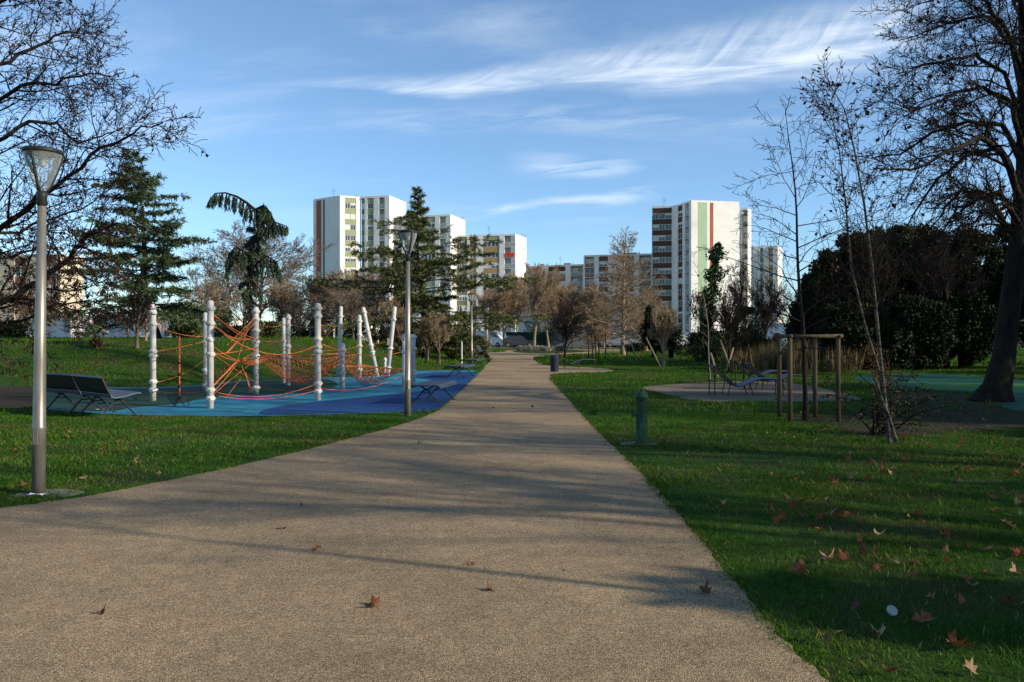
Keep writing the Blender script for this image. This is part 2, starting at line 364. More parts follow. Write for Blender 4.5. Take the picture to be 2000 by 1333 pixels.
# the path
left = [at(*p) for p in ((0, 995), (110, 980), (200, 966), (400, 926), (560, 890), (700, 854), (790, 829), (845, 810), (872, 790), (905, 760), (940, 725), (957, 706), (962, 701), (940, 697), (918, 694.5), (905, 692))]
right = [at(*p) for p in ((1600, 1333), (1450, 1158), (1300, 975), (1240, 912), (1170, 850), (1110, 780), (1066, 733), (1110, 729), (1185, 728), (1200, 725), (1186, 720.5), (1110, 717), (1070, 715), (1052, 711), (1040, 702), (1048, 697), (1100, 694), (1180, 690.5), (1300, 687))]
ppoly = [Vector((-14, -12, 0)), Vector((-14, dep(1000)+.2, 0))]
nearL = at(-600, 1060)
ppoly = [Vector((3.0, -12, 0)), Vector((-16, -12, 0)), Vector((-16, 6.1, 0)), nearL]+left+[at(905, 689), at(990, 689), at(985, 683), at(1130, 683), at(1300, 683)]+right[::-1]+[Vector((2.0, 1.0, 0))]
PATH = smoothpoly(ppoly, 1)
def ragged(pl, step, amp):
    R = random.Random(4); out = []
    for i in range(len(pl)):
        a, b = pl[i], pl[(i+1) % len(pl)]; L_ = (b-a).length
        n = max(1, int(L_/step)) if (0 < a.y < 30 or 0 < b.y < 30) and max(abs(a.x), abs(b.x)) < 9 else 1
        nn_ = Vector((-(b-a).y, (b-a).x)).normalized() if L_ > 0 else Vector((0, 0))
        for k in range(n): out.append(a.lerp(b, k/n)+nn_*(R.gauss(0, amp) if n > 1 else 0))
    return out
PATHR = ragged(PATH, .09, .012)
sheet('path', PATHR, .012, M['path'])
island = smoothpoly([at(1000, 688.5), at(1040, 691), at(1090, 691), at(1150, 687.5), at(1150, 685.5), at(1060, 685), at(1005, 685.5)], 1)
sheet('flower_bed', island, .022, M['soil'])
REST = smoothpoly([at(*p) for p in ((1243, 757), (1290, 753), (1370, 748), (1470, 745), (1580, 752), (1640, 768), (1700, 782), (1620, 786), (1480, 786), (1370, 786), (1310, 775))], 2)
M['restmat'] = mat('rest_area_grit', (.15, .115, .075), (.23, .18, .12), 30, .95, 8, (.11, .09, .065), .8, .006, 90)
sheet('rest_area', REST, .012, M['restmat'])
PLAY = [at(*p) for p in ((40, 790), (90, 803), (250, 813), (500, 815.5), (700, 809), (800, 806), (850, 804), (869, 792), (905, 759), (941, 724), (870, 724), (790, 726), (700, 724), (640, 727), (560, 733), (470, 745), (400, 753), (300, 758), (150, 758), (70, 764))]
PLAYs = smoothpoly(PLAY, 1)
sheet('playground_surface', PLAYs, .014, M['rub_blue'])
navy = smoothpoly([at(*p) for p in ((505, 812), (510, 803), (560, 793), (640, 784), (740, 775), (830, 765), (866, 756), (868, 750), (850, 744), (800, 738), (800, 733), (850, 729), (925, 727), (935, 729), (905, 760), (868, 793), (852, 803.5), (700, 808), (560, 812))], 2)
sheet('playground_navy_zone', navy, .020, M['rub_navy'])
grn = smoothpoly([at(*p) for p in ((60, 770), (64, 792), (120, 802), (225, 806), (255, 797), (360, 790), (385, 781), (440, 774), (580, 770), (665, 758), (650, 742), (600, 738), (540, 738), (470, 747), (400, 755), (300, 760), (150, 760))], 2)
sheet('playground_green_zone', grn, .020, M['rub_green'])
GSURF = smoothpoly([at(*p) for p in ((1660, 735), (1730, 730), (1840, 731), (1930, 738), (2100, 752), (2250, 790), (2200, 825), (2040, 812), (1960, 800), (1935, 783), (1905, 768), (1800, 763), (1740, 762), (1690, 748))], 2)
sheet('green_court_surface', GSURF, .014, M['rub_lawn'])
sunlit_stripe = smoothpoly([at(*p) for p in ((1780, 751), (1860, 750), (2080, 752), (2120, 775), (1990, 770), (1890, 764), (1810, 762))], 1)
sheet('green_court_sunlit_stripe', sunlit_stripe, .020, M['rub_sunlit'])  # lighter sheet stands for a sunlit stripe across the court
soilR = smoothpoly([at(*p) for p in ((1720, 768), (1800, 765), (1900, 770), (1930, 790), (1990, 806), (2050, 830), (1900, 845), (1760, 850), (1690, 855), (1620, 825), (1540, 828), (1540, 815), (1640, 812), (1700, 800))], 2)
M['baresoil'] = mat('bare_soil', (.028, .020, .014), (.048, .035, .025), 8, .95, 8, (.02, .034, .010), 1.4, .02, 50)
sheet('bare_soil_under_tree', soilR, .010, M['baresoil'])
soilL = smoothpoly([at(*p) for p in ((-160, 755), (0, 748), (60, 755), (80, 770), (75, 795), (30, 800), (-60, 795), (-160, 790))], 2)
sheet('bare_soil_by_benches', soilL, .016, M['baresoil'])
# far road and car park
me = MB(); me.add([(-90, 92, .015), (120, 92, .015), (120, 128, .015), (-90, 128, .015)], [(0, 1, 2, 3)]); tag(me.build('road', M['asphalt']), kind='structure')
me = MB(); me.box(-25, 100, 89.2, 90.0, -.05, .14); tag(me.build('kerb', M['concrete']), kind='structure')
# ---------------------------------------------------------------- grass
PA = ring(PATH); PL = ring(PLAYs); RE = ring(REST); GS = ring(GSURF); SR = ring(soilR); SL = ring(soilL); IS = ring(island)
rs = np.random.RandomState(5)
def vnoise(x, y, s, seed):
    r = np.random.RandomState(seed); T = r.rand(64, 64); u = x*s; v = y*s
    i = np.floor(u).astype(int); j = np.floor(v).astype(int); fu = u-i; fv = v-j; fu = fu*fu*(3-2*fu); fv = fv*fv*(3-2*fv)
    g_ = lambda a, b: T[a % 64, b % 64]
    return (g_(i, j)*(1-fu)+g_(i+1, j)*fu)*(1-fv)+(g_(i, j+1)*(1-fu)+g_(i+1, j+1)*fu)*fv
def lawnpts(y0, y1, dens, pad=1.5, edge=0.0, lo=.35):
    hw = .66*y1+pad; n = int((y1-y0)*2*hw*dens)
    y = rs.uniform(y0, y1, n); x = rs.uniform(-hw, hw, n)
    k = (np.abs(x) < .66*y+pad)
    x, y = x[k], y[k]
    k = ~inside(PA, x, y) & ~inside(PL, x, y)
    x, y = x[k], y[k]
    if y1 > 13:
        k = ~inside(RE, x, y) & ~inside(GS, x, y) & ~inside(IS, x, y)
        k &= ~(inside(SL, x, y)) & ~(inside(SR, x, y) & (rs.rand(len(x)) < .72)); x, y = x[k], y[k]
    k = rs.rand(len(x)) < lo+.9*vnoise(x, y, 1.3, 3)
    k &= (vnoise(x, y, .55, 31) > .17) | (rs.rand(len(x)) < .25)
    return x[k], y[k]
def blades(x, y, h, wd, name, m, lean=.75, hn=True):
    n = len(x); z = gzv(x, y)-.004
    hh = h*rs.uniform(.5, 1.25, n)*(.55+.9*vnoise(x, y, 2.3, 9) if hn else 1)
    a = rs.uniform(0, 2*PI, n); b = rs.uniform(0, 2*PI, n); l = rs.uniform(.1, lean, n)*hh*1.6
    wx, wy = np.cos(a)*wd*.5, np.sin(a)*wd*.5; lx, ly = np.cos(b)*l, np.sin(b)*l
    V = np.empty((n, 5, 3), np.float32)
    V[:, 0] = np.stack([x-wx, y-wy, z], 1); V[:, 1] = np.stack([x+wx, y+wy, z], 1)
    V[:, 2] = np.stack([x+wx*.8+lx*.4, y+wy*.8+ly*.4, z+hh*.62], 1); V[:, 3] = np.stack([x+lx, y+ly, z+hh], 1)
    V[:, 4] = np.stack([x-wx*.8+lx*.4, y-wy*.8+ly*.4, z+hh*.62], 1)
    base = (np.arange(n)*5)[:, None]
    Fq = base+np.array([[0, 1, 2, 3, 4]])
    o = link(name, npmesh(V.reshape(-1, 3), Fq, name, 5), m); tag(o, kind='stuff', cat='grass'); return o
def cat2(l): return np.concatenate([q_[0] for q_ in l]), np.concatenate([q_[1] for q_ in l])
b1_ = lawnpts(3.2, 9, 3600); o = blades(*b1_, .034, .0048, 'grass', M['blade']); o['label'] = 'short green grass blades nearest to the camera beside the path'
b2_ = lawnpts(9, 17, 1250); o = blades(*b2_, .042, .008, 'grass', M['blade']); o['label'] = 'short green lawn grass at middle distance'
b3_ = lawnpts(17, 42, 210, lo=.6); o = blades(*b3_, .070, .018, 'grass', M['blade']); o['label'] = 'green lawn grass on the mound and round the play area'
b4_ = lawnpts(42, 88, 30, lo=.6); o = blades(*b4_, .13, .06, 'grass', M['blade']); o['label'] = 'far green lawn grass under the trees'
bd = lawnpts(3.2, 14, 60); o = blades(*bd, .05, .006, 'dry_grass', M['bladedry'], .9); o['label'] = 'scattered dry straw blades in the lawn'
# tufts creeping over the path edge
ex = []; ey = []
er = np.random.RandomState(8)
for i in range(len(PATH)):
    a, b = PATH[i], PATH[(i+1) % len(PATH)]
    if not (2 < a.y < 34 or 2 < b.y < 34) or max(abs(a.x), abs(b.x)) > 12: continue
    L_ = (b-a).length; k = int(L_*620*(1 if a.y < 12 else .4)); t = er.rand(k); nn_ = Vector((-(b-a).y, (b-a).x)).normalized()
    px_ = a.x+(b.x-a.x)*t; py_ = a.y+(b.y-a.y)*t; off = er.normal(0, .035, k)+.05*(vnoise(px_, py_, 1.7, 21)-.5)
    ex.append(px_+nn_.x*off); ey.append(py_+nn_.y*off)
ex = np.concatenate(ex); ey = np.concatenate(ey); kq = ~(inside(PL, ex, ey)); ex, ey = ex[kq], ey[kq]; kk_ = er.rand(len(ex)) < .25+.75*vnoise(ex, ey, .9, 22)
o = blades(ex[kk_], ey[kk_], .032, .006, 'edge_grass', M['blade'], .9); o['label'] = 'grass creeping over the path edges'
dd_ = er.rand(len(ex)) < .5*vnoise(ex, ey, .6, 23)
o = blades(ex[dd_], ey[dd_], .022, .008, 'edge_moss', M['bladedry'], 1.2); o['label'] = 'straw-coloured dry tufts along the path edges'; o['category'] = 'grass'
# ---------------------------------------------------------------- trees
UP = Vector((0, 0, 1))
def rv(R): return Vector((R.gauss(0, 1), R.gauss(0, 1), R.gauss(0, 1)))
def perp(R, d, az, flat):
    u = d.cross(UP)
    if u.length < .05: u = d.cross(Vector((1, 0, 0)))
    u.normalize(); v = u.cross(d).normalized()
    if flat: return (u*(1 if math.cos(az) > 0 else -1)+v*R.gauss(0, .25)).normalized()
    return u*math.cos(az)+v*math.sin(az)
def grow(R, B, p, d, Ln, r, lev, P, shape=None, pts=None, rads=None):
    if pts is None:
        n = P['seg'][lev]; st = Ln/n; pts = [p.copy()]; rads = [r]
        for i in range(1, n+1):
            d = (d+rv(R)*P['wig'][lev]+UP*P['trop'][lev]).normalized(); p = p+d*st; pts.append(p)
            rads.append(max(r*(1-P['tap'][lev]*i/n), P['rmin']))
    B.setdefault(lev, []).append((pts, rads))
    if lev >= P['max']: return
    k = P['n'][lev]; k = int(k*R.uniform(.8, 1.2)+.5); s0 = P['st'][lev]; n = len(pts)-1; az = R.uniform(0, 6.28)
    for j in range(k):
        t = s0+(1-s0)*(j+R.random()*.9)/k; i = min(int(t*n), n-1); f = t*n-i
        q_ = pts[i].lerp(pts[i+1], f); rr = rads[i]*(1-f)+rads[i+1]*f; dl = (pts[i+1]-pts[i]).normalized()
        az += 2.4+R.uniform(-.4, .4); a = rad(P['ang'][lev]*R.uniform(.7, 1.25))
        if shape and lev == 0 and 'ang0' in P: a = rad(P['ang0'](t))
        c_ = dl*math.cos(a)+perp(R, dl, az, P.get('flat', 9) <= lev)*math.sin(a)
        ln = Ln*P['len'][lev]*R.uniform(.65, 1.15)*(shape(t) if (shape and lev == 0) else (1-.55*t))
        if ln < .08: continue
        grow(R, B, q_, c_, ln, min(rr*P['rr'][lev], rr*.9), lev+1, P)
def tubes(Bs, sides, name):
    groups = {}
    for pts, rads in Bs: groups.setdefault(len(pts), []).append((pts, rads))
    Vs = []; Fs = []; off = 0
    for n, lst in groups.items():
        Pn = np.array([[tuple(a) for a in b[0]] for b in lst], np.float32); Rn = np.array([b[1] for b in lst], np.float32)
        T = np.empty_like(Pn); T[:, 1:-1] = Pn[:, 2:]-Pn[:, :-2]; T[:, 0] = Pn[:, 1]-Pn[:, 0]; T[:, -1] = Pn[:, -1]-Pn[:, -2]
        T /= np.linalg.norm(T, axis=2, keepdims=True)+1e-9
        base = Pn[:, -1]-Pn[:, 0]; ref = np.where(np.abs(base[:, 2:3]) > .8*np.linalg.norm(base, axis=1, keepdims=True), np.array([[1, .1, 0]]), np.array([[.1, 0, 1]]))
        U = np.cross(T, ref[:, None, :]); U /= np.linalg.norm(U, axis=2, keepdims=True)+1e-9; W = np.cross(T, U)
        a = np.arange(sides)*2*PI/sides
        V = Pn[:, :, None, :]+Rn[:, :, None, None]*(U[:, :, None, :]*np.cos(a)[None, None, :, None]+W[:, :, None, :]*np.sin(a)[None, None, :, None])
        b = len(lst); I = np.arange(b*n*sides).reshape(b, n, sides)
        q_ = np.stack([I[:, :-1, :], np.roll(I, -1, 2)[:, :-1, :], np.roll(I, -1, 2)[:, 1:, :], I[:, 1:, :]], -1).reshape(-1, 4)+off
        Vs.append(V.reshape(-1, 3)); Fs.append(q_); off += b*n*sides
    return np.concatenate(Vs), np.concatenate(Fs)
def joinm(parts):
    V = []; Q = []; o = 0
    for v, q_ in parts: V.append(v); Q.append(q_+o); o += len(v)
    return np.concatenate(V), np.concatenate(Q)
def leafquads(P_, D_, ln, wd, rng, jit=.6, droop=0.0):
    n = len(P_); d = D_+rng.normal(0, jit, (n, 3)); d[:, 2] -= droop; d /= np.linalg.norm(d, axis=1, keepdims=True)+1e-9
    s = rng.normal(0, 1, (n, 3)); s = np.cross(d, s); s /= np.linalg.norm(s, axis=1, keepdims=True)+1e-9
    l_ = (ln*rng.uniform(.6, 1.3, n))[:, None]; w_ = (wd*rng.uniform(.6, 1.3, n))[:, None]
    V = np.stack([P_, P_+d*l_*.5+s*w_*.5, P_+d*l_, P_+d*l_*.5-s*w_*.5], 1)
    return V.reshape(-1, 3), np.arange(n*4).reshape(n, 4)
def sample(Bs, per, rng, tmin=.0):
    Pp = []; Dd = []
    for pts, _ in Bs:
        n = len(pts)-1
        for _k in range(per if per >= 1 else (1 if rng.rand() < per else 0)):
            t = tmin+(1-tmin)*rng.rand(); i = min(int(t*n), n-1); f = t*n-i
            Pp.append(tuple(pts[i].lerp(pts[i+1], f))); Dd.append(tuple((pts[i+1]-pts[i]).normalized()))
    return np.array(Pp).reshape(-1, 3), np.array(Dd).reshape(-1, 3)
TREECACHE = {}
def tree(key, label, cat, loc, seed, Hh, r0, P, wood, twig, shape=None, leaf=None, limbs=None, d0=None, group=None, rz=0, name='tree', trunk=None, trunklev=1, fit=None):
    """thing > trunk (trunk and limbs), crown (twigs), leaves"""
    R = random.Random(seed); rng = np.random.RandomState(seed); B = {}
    root = thing(name, label, cat, loc, rz, group)
    if limbs:
        tp, tr_ = trunk; B.setdefault(0, []).append((tp, tr_))
        for pts, ra, lev in limbs:
            ln = sum((pts[i+1]-pts[i]).length for i in range(len(pts)-1)); rads = [ra*(1-.8*i/(len(pts)-1)) for i in range(len(pts))]
            grow(R, B, pts[0], None, ln, ra, lev, P, None, pts, rads)
    else:
        grow(R, B, Vector((0, 0, -.1)), d0 or Vector((R.gauss(0, .03), R.gauss(0, .03), 1)).normalized(), Hh, r0, 0, P, shape)
        p0, r_ = B[0][0]; r_[0] *= 1.5
    if fit:
        ax = np.array([tuple(p) for l in B for b in B[l] for p in b[0]]); fz = fit[0]/np.percentile(ax[:, 2], 99.9)
        rr = np.hypot(ax[:, 0], ax[:, 1]); fx = fit[1]/np.percentile(rr, fit[2] if len(fit) > 2 else 95); 
        for l in B:
            for b in B[l]:
                for p in b[0]: p.x *= fx; p.y *= fx; p.z *= fz
    w_ = [tubes(B[l], 8 if l == 0 else 5, 't') for l in range(trunklev+1) if l in B]
    V, Q = joinm(w_); link('trunk', npmesh(V, Q, 'trunk'), wood, root, True)
    tw = [tubes(B[l], 3, 't') for l in sorted(B) if l > trunklev]
    if tw:
        V, Q = joinm(tw); link('crown', npmesh(V, Q, 'crown'), twig, root)
    if leaf:
        for (levs, per, ln, wd, jit, droop, m, nm) in leaf:
            Bs = []
            for l in levs: Bs += B.get(l, [])
            Pp, Dd = sample(Bs, per, rng)
            if len(Pp):
                V, Q = leafquads(Pp, Dd, ln, wd, rng, jit, droop); link(nm, npmesh(V, Q, nm), m, root)
    return root
ROUND = dict(seg=[5, 6, 5, 4, 3], wig=[.05, .11, .13, .14, .14], trop=[0, .05, .05, .04, .03], tap=[.45, .8, .85, .85, .8], rmin=.006, n=[10, 9, 8, 5], st=[.30, .15, .1, .1], ang=[40, 36, 34, 32], len=[.85, .66, .62, .62], rr=[.6, .55, .5, .55], max=4)
FAST = dict(ROUND, seg=[7, 5, 4, 3], wig=[.03, .1, .16, .2], trop=[0, .04, .05, .02], tap=[.85, .85, .85, .8], n=[34, 10, 7], st=[.18, .12, .1], ang=[55, 42, 40], len=[.34, .42, .42], rr=[.4, .5, .5], max=3, rmin=.008)
exec_shapes = dict(cone=lambda t: 1.12-t, oval=lambda t: math.sin(PI*min(1, .12+t*.85))**.8+.05, cedar=lambda t: (1.05-t)**.8)
SH = exec_shapes
SHR_LATER = []
def G(px, D): return onD(px, D)
def topH(px, D, ytop): return hz(ytop, D)-gz((px-XC)*D/F, D)
# -- trees on the left, behind the mound
def cedar(label, px, D, ytop, halfpx, seed, needle, weep=False, n0=46, lean=0.0, shape=None, st0=.10, group='cedars beyond the playground', wob=.03, dens=1.0):
    loc = G(px, D); Hh = topH(px, D, ytop); half = halfpx*D/F
    P = dict(seg=[14, 6, 4, 3], wig=[wob, .07, .12, .2], trop=[0, -.035 if not weep else -.20, -.03 if not weep else -.25, -.05 if not weep else -.4], tap=[.96, .85, .8, .7], rmin=.008,
             n=[n0, 12, 5], st=[st0, .12, .15], ang=[80, 52, 45], ang0=lambda t: 96-42*t, len=[half/Hh, .36, .42], rr=[.30, .5, .5], max=3, flat=1)
    lf = [((2, 3), int(9*dens) if not weep else 10, .26, .045, .5, .12 if not weep else 1.0, needle, 'foliage'), ((1,), int(40*dens), .28, .045, .6, .1 if not weep else .9, needle, 'foliage')]
    return tree('c', label, 'tree', loc, seed, Hh, .016*Hh+.06, P, M['barkdk'], M['twigdk'], shape or SH['cedar'], lf, group=group, name='cedar_tree', fit=(Hh, half*.93, 93), d0=Vector((lean, 0, 1)).normalized())
cedar('ragged grey-green cedar left of the weeping cedar, spiky top above the bare branches', 305, 38, 278, 150, 11, M['needle'], n0=82, dens=1.5, shape=lambda t: (1.0-t*.86)*(.50+.5*abs(math.sin(t*9.5+.6))), wob=.09)
cedar('weeping blue-green cedar with drooping curtains of foliage, in front of the round bare tree', 492, 36, 398, 44, 12, M['needle3'], weep=True, n0=40, shape=lambda t: (.55+.4*math.sin(t*19))+(.35 if t > .93 else 0), wob=.05)
# its long arm that reaches over to the left at the top
def weeping_arm():
    R = random.Random(77); rng = np.random.RandomState(77); D = 36; root = [o for o in COL.objects if o.name.startswith('cedar_tree') and 'weeping' in o.get('label', '')][0]
    base = root.location; B = {}
    P = dict(seg=[1, 1, 5, 4], wig=[0, 0, .12, .15], trop=[0, 0, -.9, -.8], tap=[.9, .9, .85, .8], rmin=.008, n=[0, 34, 7], st=[0, .03, .05], ang=[0, 60, 30], len=[0, .34, .45], rr=[.4, .5, .6], max=3)
    for pl in (((500, 412), (480, 395), (462, 384), (440, 377), (420, 378), (412, 388)), ((495, 412), (515, 402), (525, 412), (532, 424)), ((500, 440), (530, 432), (560, 442)), ((490, 500), (460, 482), (446, 500), (444, 530)), ((495, 520), (520, 500), (540, 512), (548, 540))):
        pts = [Vector(((a-XC)*D/F, D, hz(b, D)))-base for a, b in pl]; ln = sum((pts[i+1]-pts[i]).length for i in range(len(pts)-1))
        Bi = {}; grow(R, Bi, pts[0], None, max(ln, 2.2), .07, 1, P, None, pts, [.07*(1-.8*i/(len(pts)-1)) for i in range(len(pts))])
        V, Q = joinm([tubes(b, 4, 't') for b in Bi.values()]); link('branch', npmesh(V, Q, 'branch'), M['barkdk'], root)
        for l in Bi: B.setdefault(l, []).extend(Bi[l])
    Pp, Dd = sample(B[2]+B[3], 13, rng); V, Q = leafquads(Pp, Dd, .20, .024, rng, .3, .7); link('foliage', npmesh(V, Q, 'foliage'), M['needle3'], root)
weeping_arm()
cedar('big spreading dark green cedar behind the second lamp, thin bare spire and wide flat tiers', 832, 50, 368, 195, 13, M['needle2'], n0=112, st0=.07,
      shape=lambda t: (.15*(1-t)/.38+.02 if t > .62 else (1.0-.35*t)*(.62+.38*math.sin(t*31+1))), group='cedars beyond the playground', dens=2.3)
# low green conifers under it
def bareround(label, px, D, ytop, halfpx, seed, wood, twig, leaf=None, P=None, group='bare trees in front of the tower blocks', hfac=.45, name='bare_tree', **k):
    Hh = topH(px, D, ytop); half = halfpx*D/F; Q = dict(P or ROUND); s = Hh*hfac; Q['rmin'] = max(Q['rmin'], .00019*D); Q['n'] = [int(v*1.15+.5) for v in Q['n'][:4]]; Q['len'] = [.95]+list(Q['len'][1:])
    return tree('r', label, 'tree', G(px, D), seed, s, .011*Hh+.045, Q, M[wood], M[twig], None, leaf, group=group, name=name, fit=(Hh, half), **k)
bareround('round grey bare tree with a dense fan of twigs behind the weeping cedar', 505, 60, 436, 122, 21, 'bark', 'twiggrey', hfac=.5, P=dict(ROUND, n=[15, 9, 8, 6], ang=[48, 36, 34, 30]))
bareround('grey bare tree between the two left cedars', 430, 58, 500, 62, 141, 'bark', 'twiggrey')
bareround('grey-brown bare tree at the right foot of the weeping cedar', 560, 52, 545, 52, 142, 'bark', 'twigtan')
bareround('brown bushy bare tree between the round grey tree and the tower with the red stripe', 600, 55, 530, 70, 22, 'barktan', 'twigtan')
bareround('brown bare tree in front of the shaded end wall of the red-striped tower', 655, 58, 520, 65, 23, 'bark', 'twigtan')
bareround('dense brown bare tree hiding the foot of the sage-green tower', 725, 55, 515, 75, 24, 'barktan', 'twigtan', P=dict(ROUND, n=[11, 9, 8, 5]))
bareround('low dark bare tree behind the leaning playground poles', 690, 46, 560, 55, 25, 'bark', 'twiggrey')
bareround('small bare tree behind the spiky cedar, pale stem low over the mound', 285, 33, 600, 28, 26, 'barktan', 'twiggrey', hfac=.5)
bareround('thin bare tree beside the first white playground pole on the mound', 268, 31, 560, 30, 27, 'bark', 'twigdk', hfac=.6)
bareround('brown leafless tree behind the mound left of the spiky cedar', 60, 52, 560, 70, 28, 'barktan', 'twigtan', leaf=[((3, 4), .5, .18, .12, .8, .3, M['oakleaf'], 'leaves')])
bareround('bare tree behind the mound just right of the spiky cedar', 395, 48, 545, 60, 29, 'bark', 'twigtan')
bareround('bare tree behind the mound between spiky cedar and white wall end', 180, 56, 600, 50, 30, 'bark', 'twigdk')
for i, (px, D, yt, hf, lab) in enumerate(((425, 56, 585, 50, 'olive bush behind the mound right of the spiky cedar'), (555, 55, 575, 55, 'olive bush behind the round grey tree right of the weeping cedar'), (620, 57, 590, 50, 'olive bush below the red-striped end wall'), (700, 54, 575, 55, 'olive bush left of the wide cedar'))):
    SHR_LATER.append((lab, px, D, yt, hf, 145+i))
# shrubs under the cedar beside the path
def shrub(label, px, D, ytop, halfpx, seed, m, wood='twigdk', dens=1.0, ls=.14, name='shrub', cat='shrub', group=None, tall=1.0, lobes=7, yspr=1.0, leafn=5200, stems=9):
    rng = np.random.RandomState(seed); R = random.Random(seed); loc = G(px, D); Hh = topH(px, D, ytop); half = halfpx*D/F
    root = thing(name, label, cat, loc, 0, group)
    mb = MB()
    for i in range(stems):
        a = R.uniform(0, 6.28); e = Vector((math.cos(a)*half*.6*R.random(), math.sin(a)*half*.5*R.random(), Hh*R.uniform(.6, .92)))
        mid = e*.5+Vector((R.gauss(0, .1), R.gauss(0, .1), 0))*half; mid.z = e.z*.5
        mb.tube([Vector((R.gauss(0, .06), R.gauss(0, .06), -.05)), mid, e], [.02*Hh**.5+.02, .02, .008], 5)
    mb.build('stems', M[wood], root)
    Pp = []
    cs = [(rng.uniform(-.62, .62)*half, rng.uniform(-.55, .55)*half*yspr, Hh*rng.uniform(.22, .86)) for _ in range(lobes*3)]
    for c in cs:
        w_ = max(.25, 1-abs(c[2]/Hh-.42)*1.0); r_ = half*rng.uniform(.22, .40)*w_
        n = int(leafn*dens/len(cs)); p = rng.normal(0, 1, (n, 3)); p /= np.linalg.norm(p, axis=1, keepdims=True)
        p *= (r_*rng.beta(4, 1.4, n))[:, None]; p[:, 2] *= tall*1.15
        p += np.array(c)*np.array([w_, w_, 1]); Pp.append(p)
    Pp = np.concatenate(Pp); Pp = Pp[(Pp[:, 2] > .02) & (Pp[:, 2] < Hh*1.04)]
    D_ = Pp-np.array([0, 0, Hh*.4]); D_ /= np.linalg.norm(D_, axis=1, keepdims=True)+1e-6
    V, Q = leafquads(Pp, D_, ls, ls*.55, rng, .8, -.1); link('foliage', npmesh(V, Q, 'foliage'), M[m], root)
    return root
for a_ in SHR_LATER: shrub(*a_, 'needle2', 'bark', group='olive bushes in front of the towers', leafn=6500, ls=.13, stems=16)
for i, (px, D, yt, hf, lab) in enumerate(((470, 52, 560, 48, 'fine grey bare tree left of the weeping cedar trunk'), (640, 50, 560, 46, 'small fine brown bare tree below the red-striped wall'), (770, 48, 580, 42, 'small fine brown bare tree behind the second lamp'), (585, 48, 590, 40, 'low fine brown bare tree behind the far white poles'))):
    bareround(lab, px, D, yt, hf, 190+i, 'bark', 'twigtan', hfac=.3)
SG = 'shrubs beside the path'
shrub('green shrub right of the wide cedar at the path edge by the white van', 925, 62, 640, 40, 31, 'needle2', group=SG)
shrub('dense green bush under the wide cedar behind the far bench', 880, 54, 628, 55, 32, 'needle2', group=SG, leafn=8000)
shrub('twiggy olive bush beside the foot of the wide cedar', 815, 50, 632, 50, 33, 'needle2', group=SG)
shrub('brown-green bush behind the playground under the weeping cedar', 515, 45, 632, 60, 34, 'needle2', group='bushes behind the mound', leafn=7000)
shrub('brown bush on the mound behind the first playground pole', 360, 42, 600, 55, 35, 'needle2', group='bushes behind the mound', leafn=7000)
shrub('dark bush at the left end of the mound', 25, 45, 628, 40, 36, 'evergreen', group='bushes behind the mound')
shrub('small dry brown tuft on the crest of the mound', 188, 31, 662, 9, 37, 'reed', ls=.2, leafn=260, cat='shrub', group='bushes behind the mound')
for i, (px, lab, D, yt) in enumerate(((858, 'bare multi-stem sapling standing on the lawn right of the lamp', 44, 610), (835, 'bare thin sapling on the lawn behind the playground', 48, 615), (780, 'bare bushy sapling behind the lying-down playground pole', 47, 600))):
    bareround(lab, px, D, yt, 24, 40+i, 'bark', 'twigtan', group='saplings on the lawn behind the playground', hfac=.6)
# row of hornbeams in front of the low blocks
row = [(985, 92, 545, 36, 'leftmost brown bare tree of the row before the low block'), (1043, 84, 520, 42, 'bare tree with a pale trunk in mid row, left of the litter bin'), (1010, 105, 540, 34, 'small bare tree of the row behind the green fence'),
       (1072, 95, 540, 36, 'bare tree of the row straight above the lavender bed'), (1105, 90, 560, 34, 'bare tree above the litter bin in the row'), (1145, 96, 580, 36, 'bare tree behind the parked dark car in the row'), (1180, 88, 560, 40, 'bare brown tree left of the tall tan tree'), (955, 90, 575, 34, 'brown bare tree over the white van')]
UPS = dict(ROUND, ang=[36, 28, 28, 30], n=[13, 9, 8, 5], trop=[0, .06, .06, .04, .03])
for i, (px, D, yt, hf, lab) in enumerate(row):
    bareround(lab, px, D, yt-8, hf*1.35, 50+i, 'barktan', 'twigtan', P=UPS, group='row of bare trees before the low block', hfac=.5)
def excurrent(label, px, D, ytop, halfpx, seed, wood, twig, P=None, shape=None, leaf=None, group=None, r0=None, d0=None, name='bare_tree'):
    Hh = topH(px, D, ytop); half = halfpx*D/F; Q = dict(P or FAST); Q['rmin'] = max(Q['rmin'], .00019*D); Q['len'] = [max(.25, half/Hh*1.15)]+list(Q['len'][1:])
    return tree('e', label, 'tree', G(px, D), seed, Hh, r0 or .014*Hh+.03, Q, M[wood], M[twig], shape or SH['cone'], leaf, group=group, name=name, d0=d0, fit=(Hh, half*.92))
CON = dict(FAST, n=[92, 14, 9], seg=[10, 5, 4, 3], st=[.13, .1, .1], trop=[0, .07, .05, .03], ang=[68, 45, 40])
excurrent('tall tan bare conical tree with fine twigs right of the row, propped by slanted stakes', 1217, 62, 446, 88, 61, 'barktan', 'twigtan', CON, lambda t: (1.06-t)**.75)
excurrent('shorter tan bare tree behind the tall tan one', 1262, 75, 560, 55, 62, 'barktan', 'twigtan', CON)
excurrent('bare tan tree left behind the tall tan one', 1165, 80, 590, 42, 63, 'barktan', 'twigtan', CON)
shrub('dark columnar yew bush in front of the chocolate-banded tower', 1275, 55, 588, 34, 64, 'evergreen', group='dark yews', tall=1.6, leafn=9000, lobes=8)
shrub('dark lower yew bush with pointed tips at the foot of the banded tower', 1310, 54, 612, 30, 65, 'evergreen', group='dark yews', tall=1.5, leafn=6500)
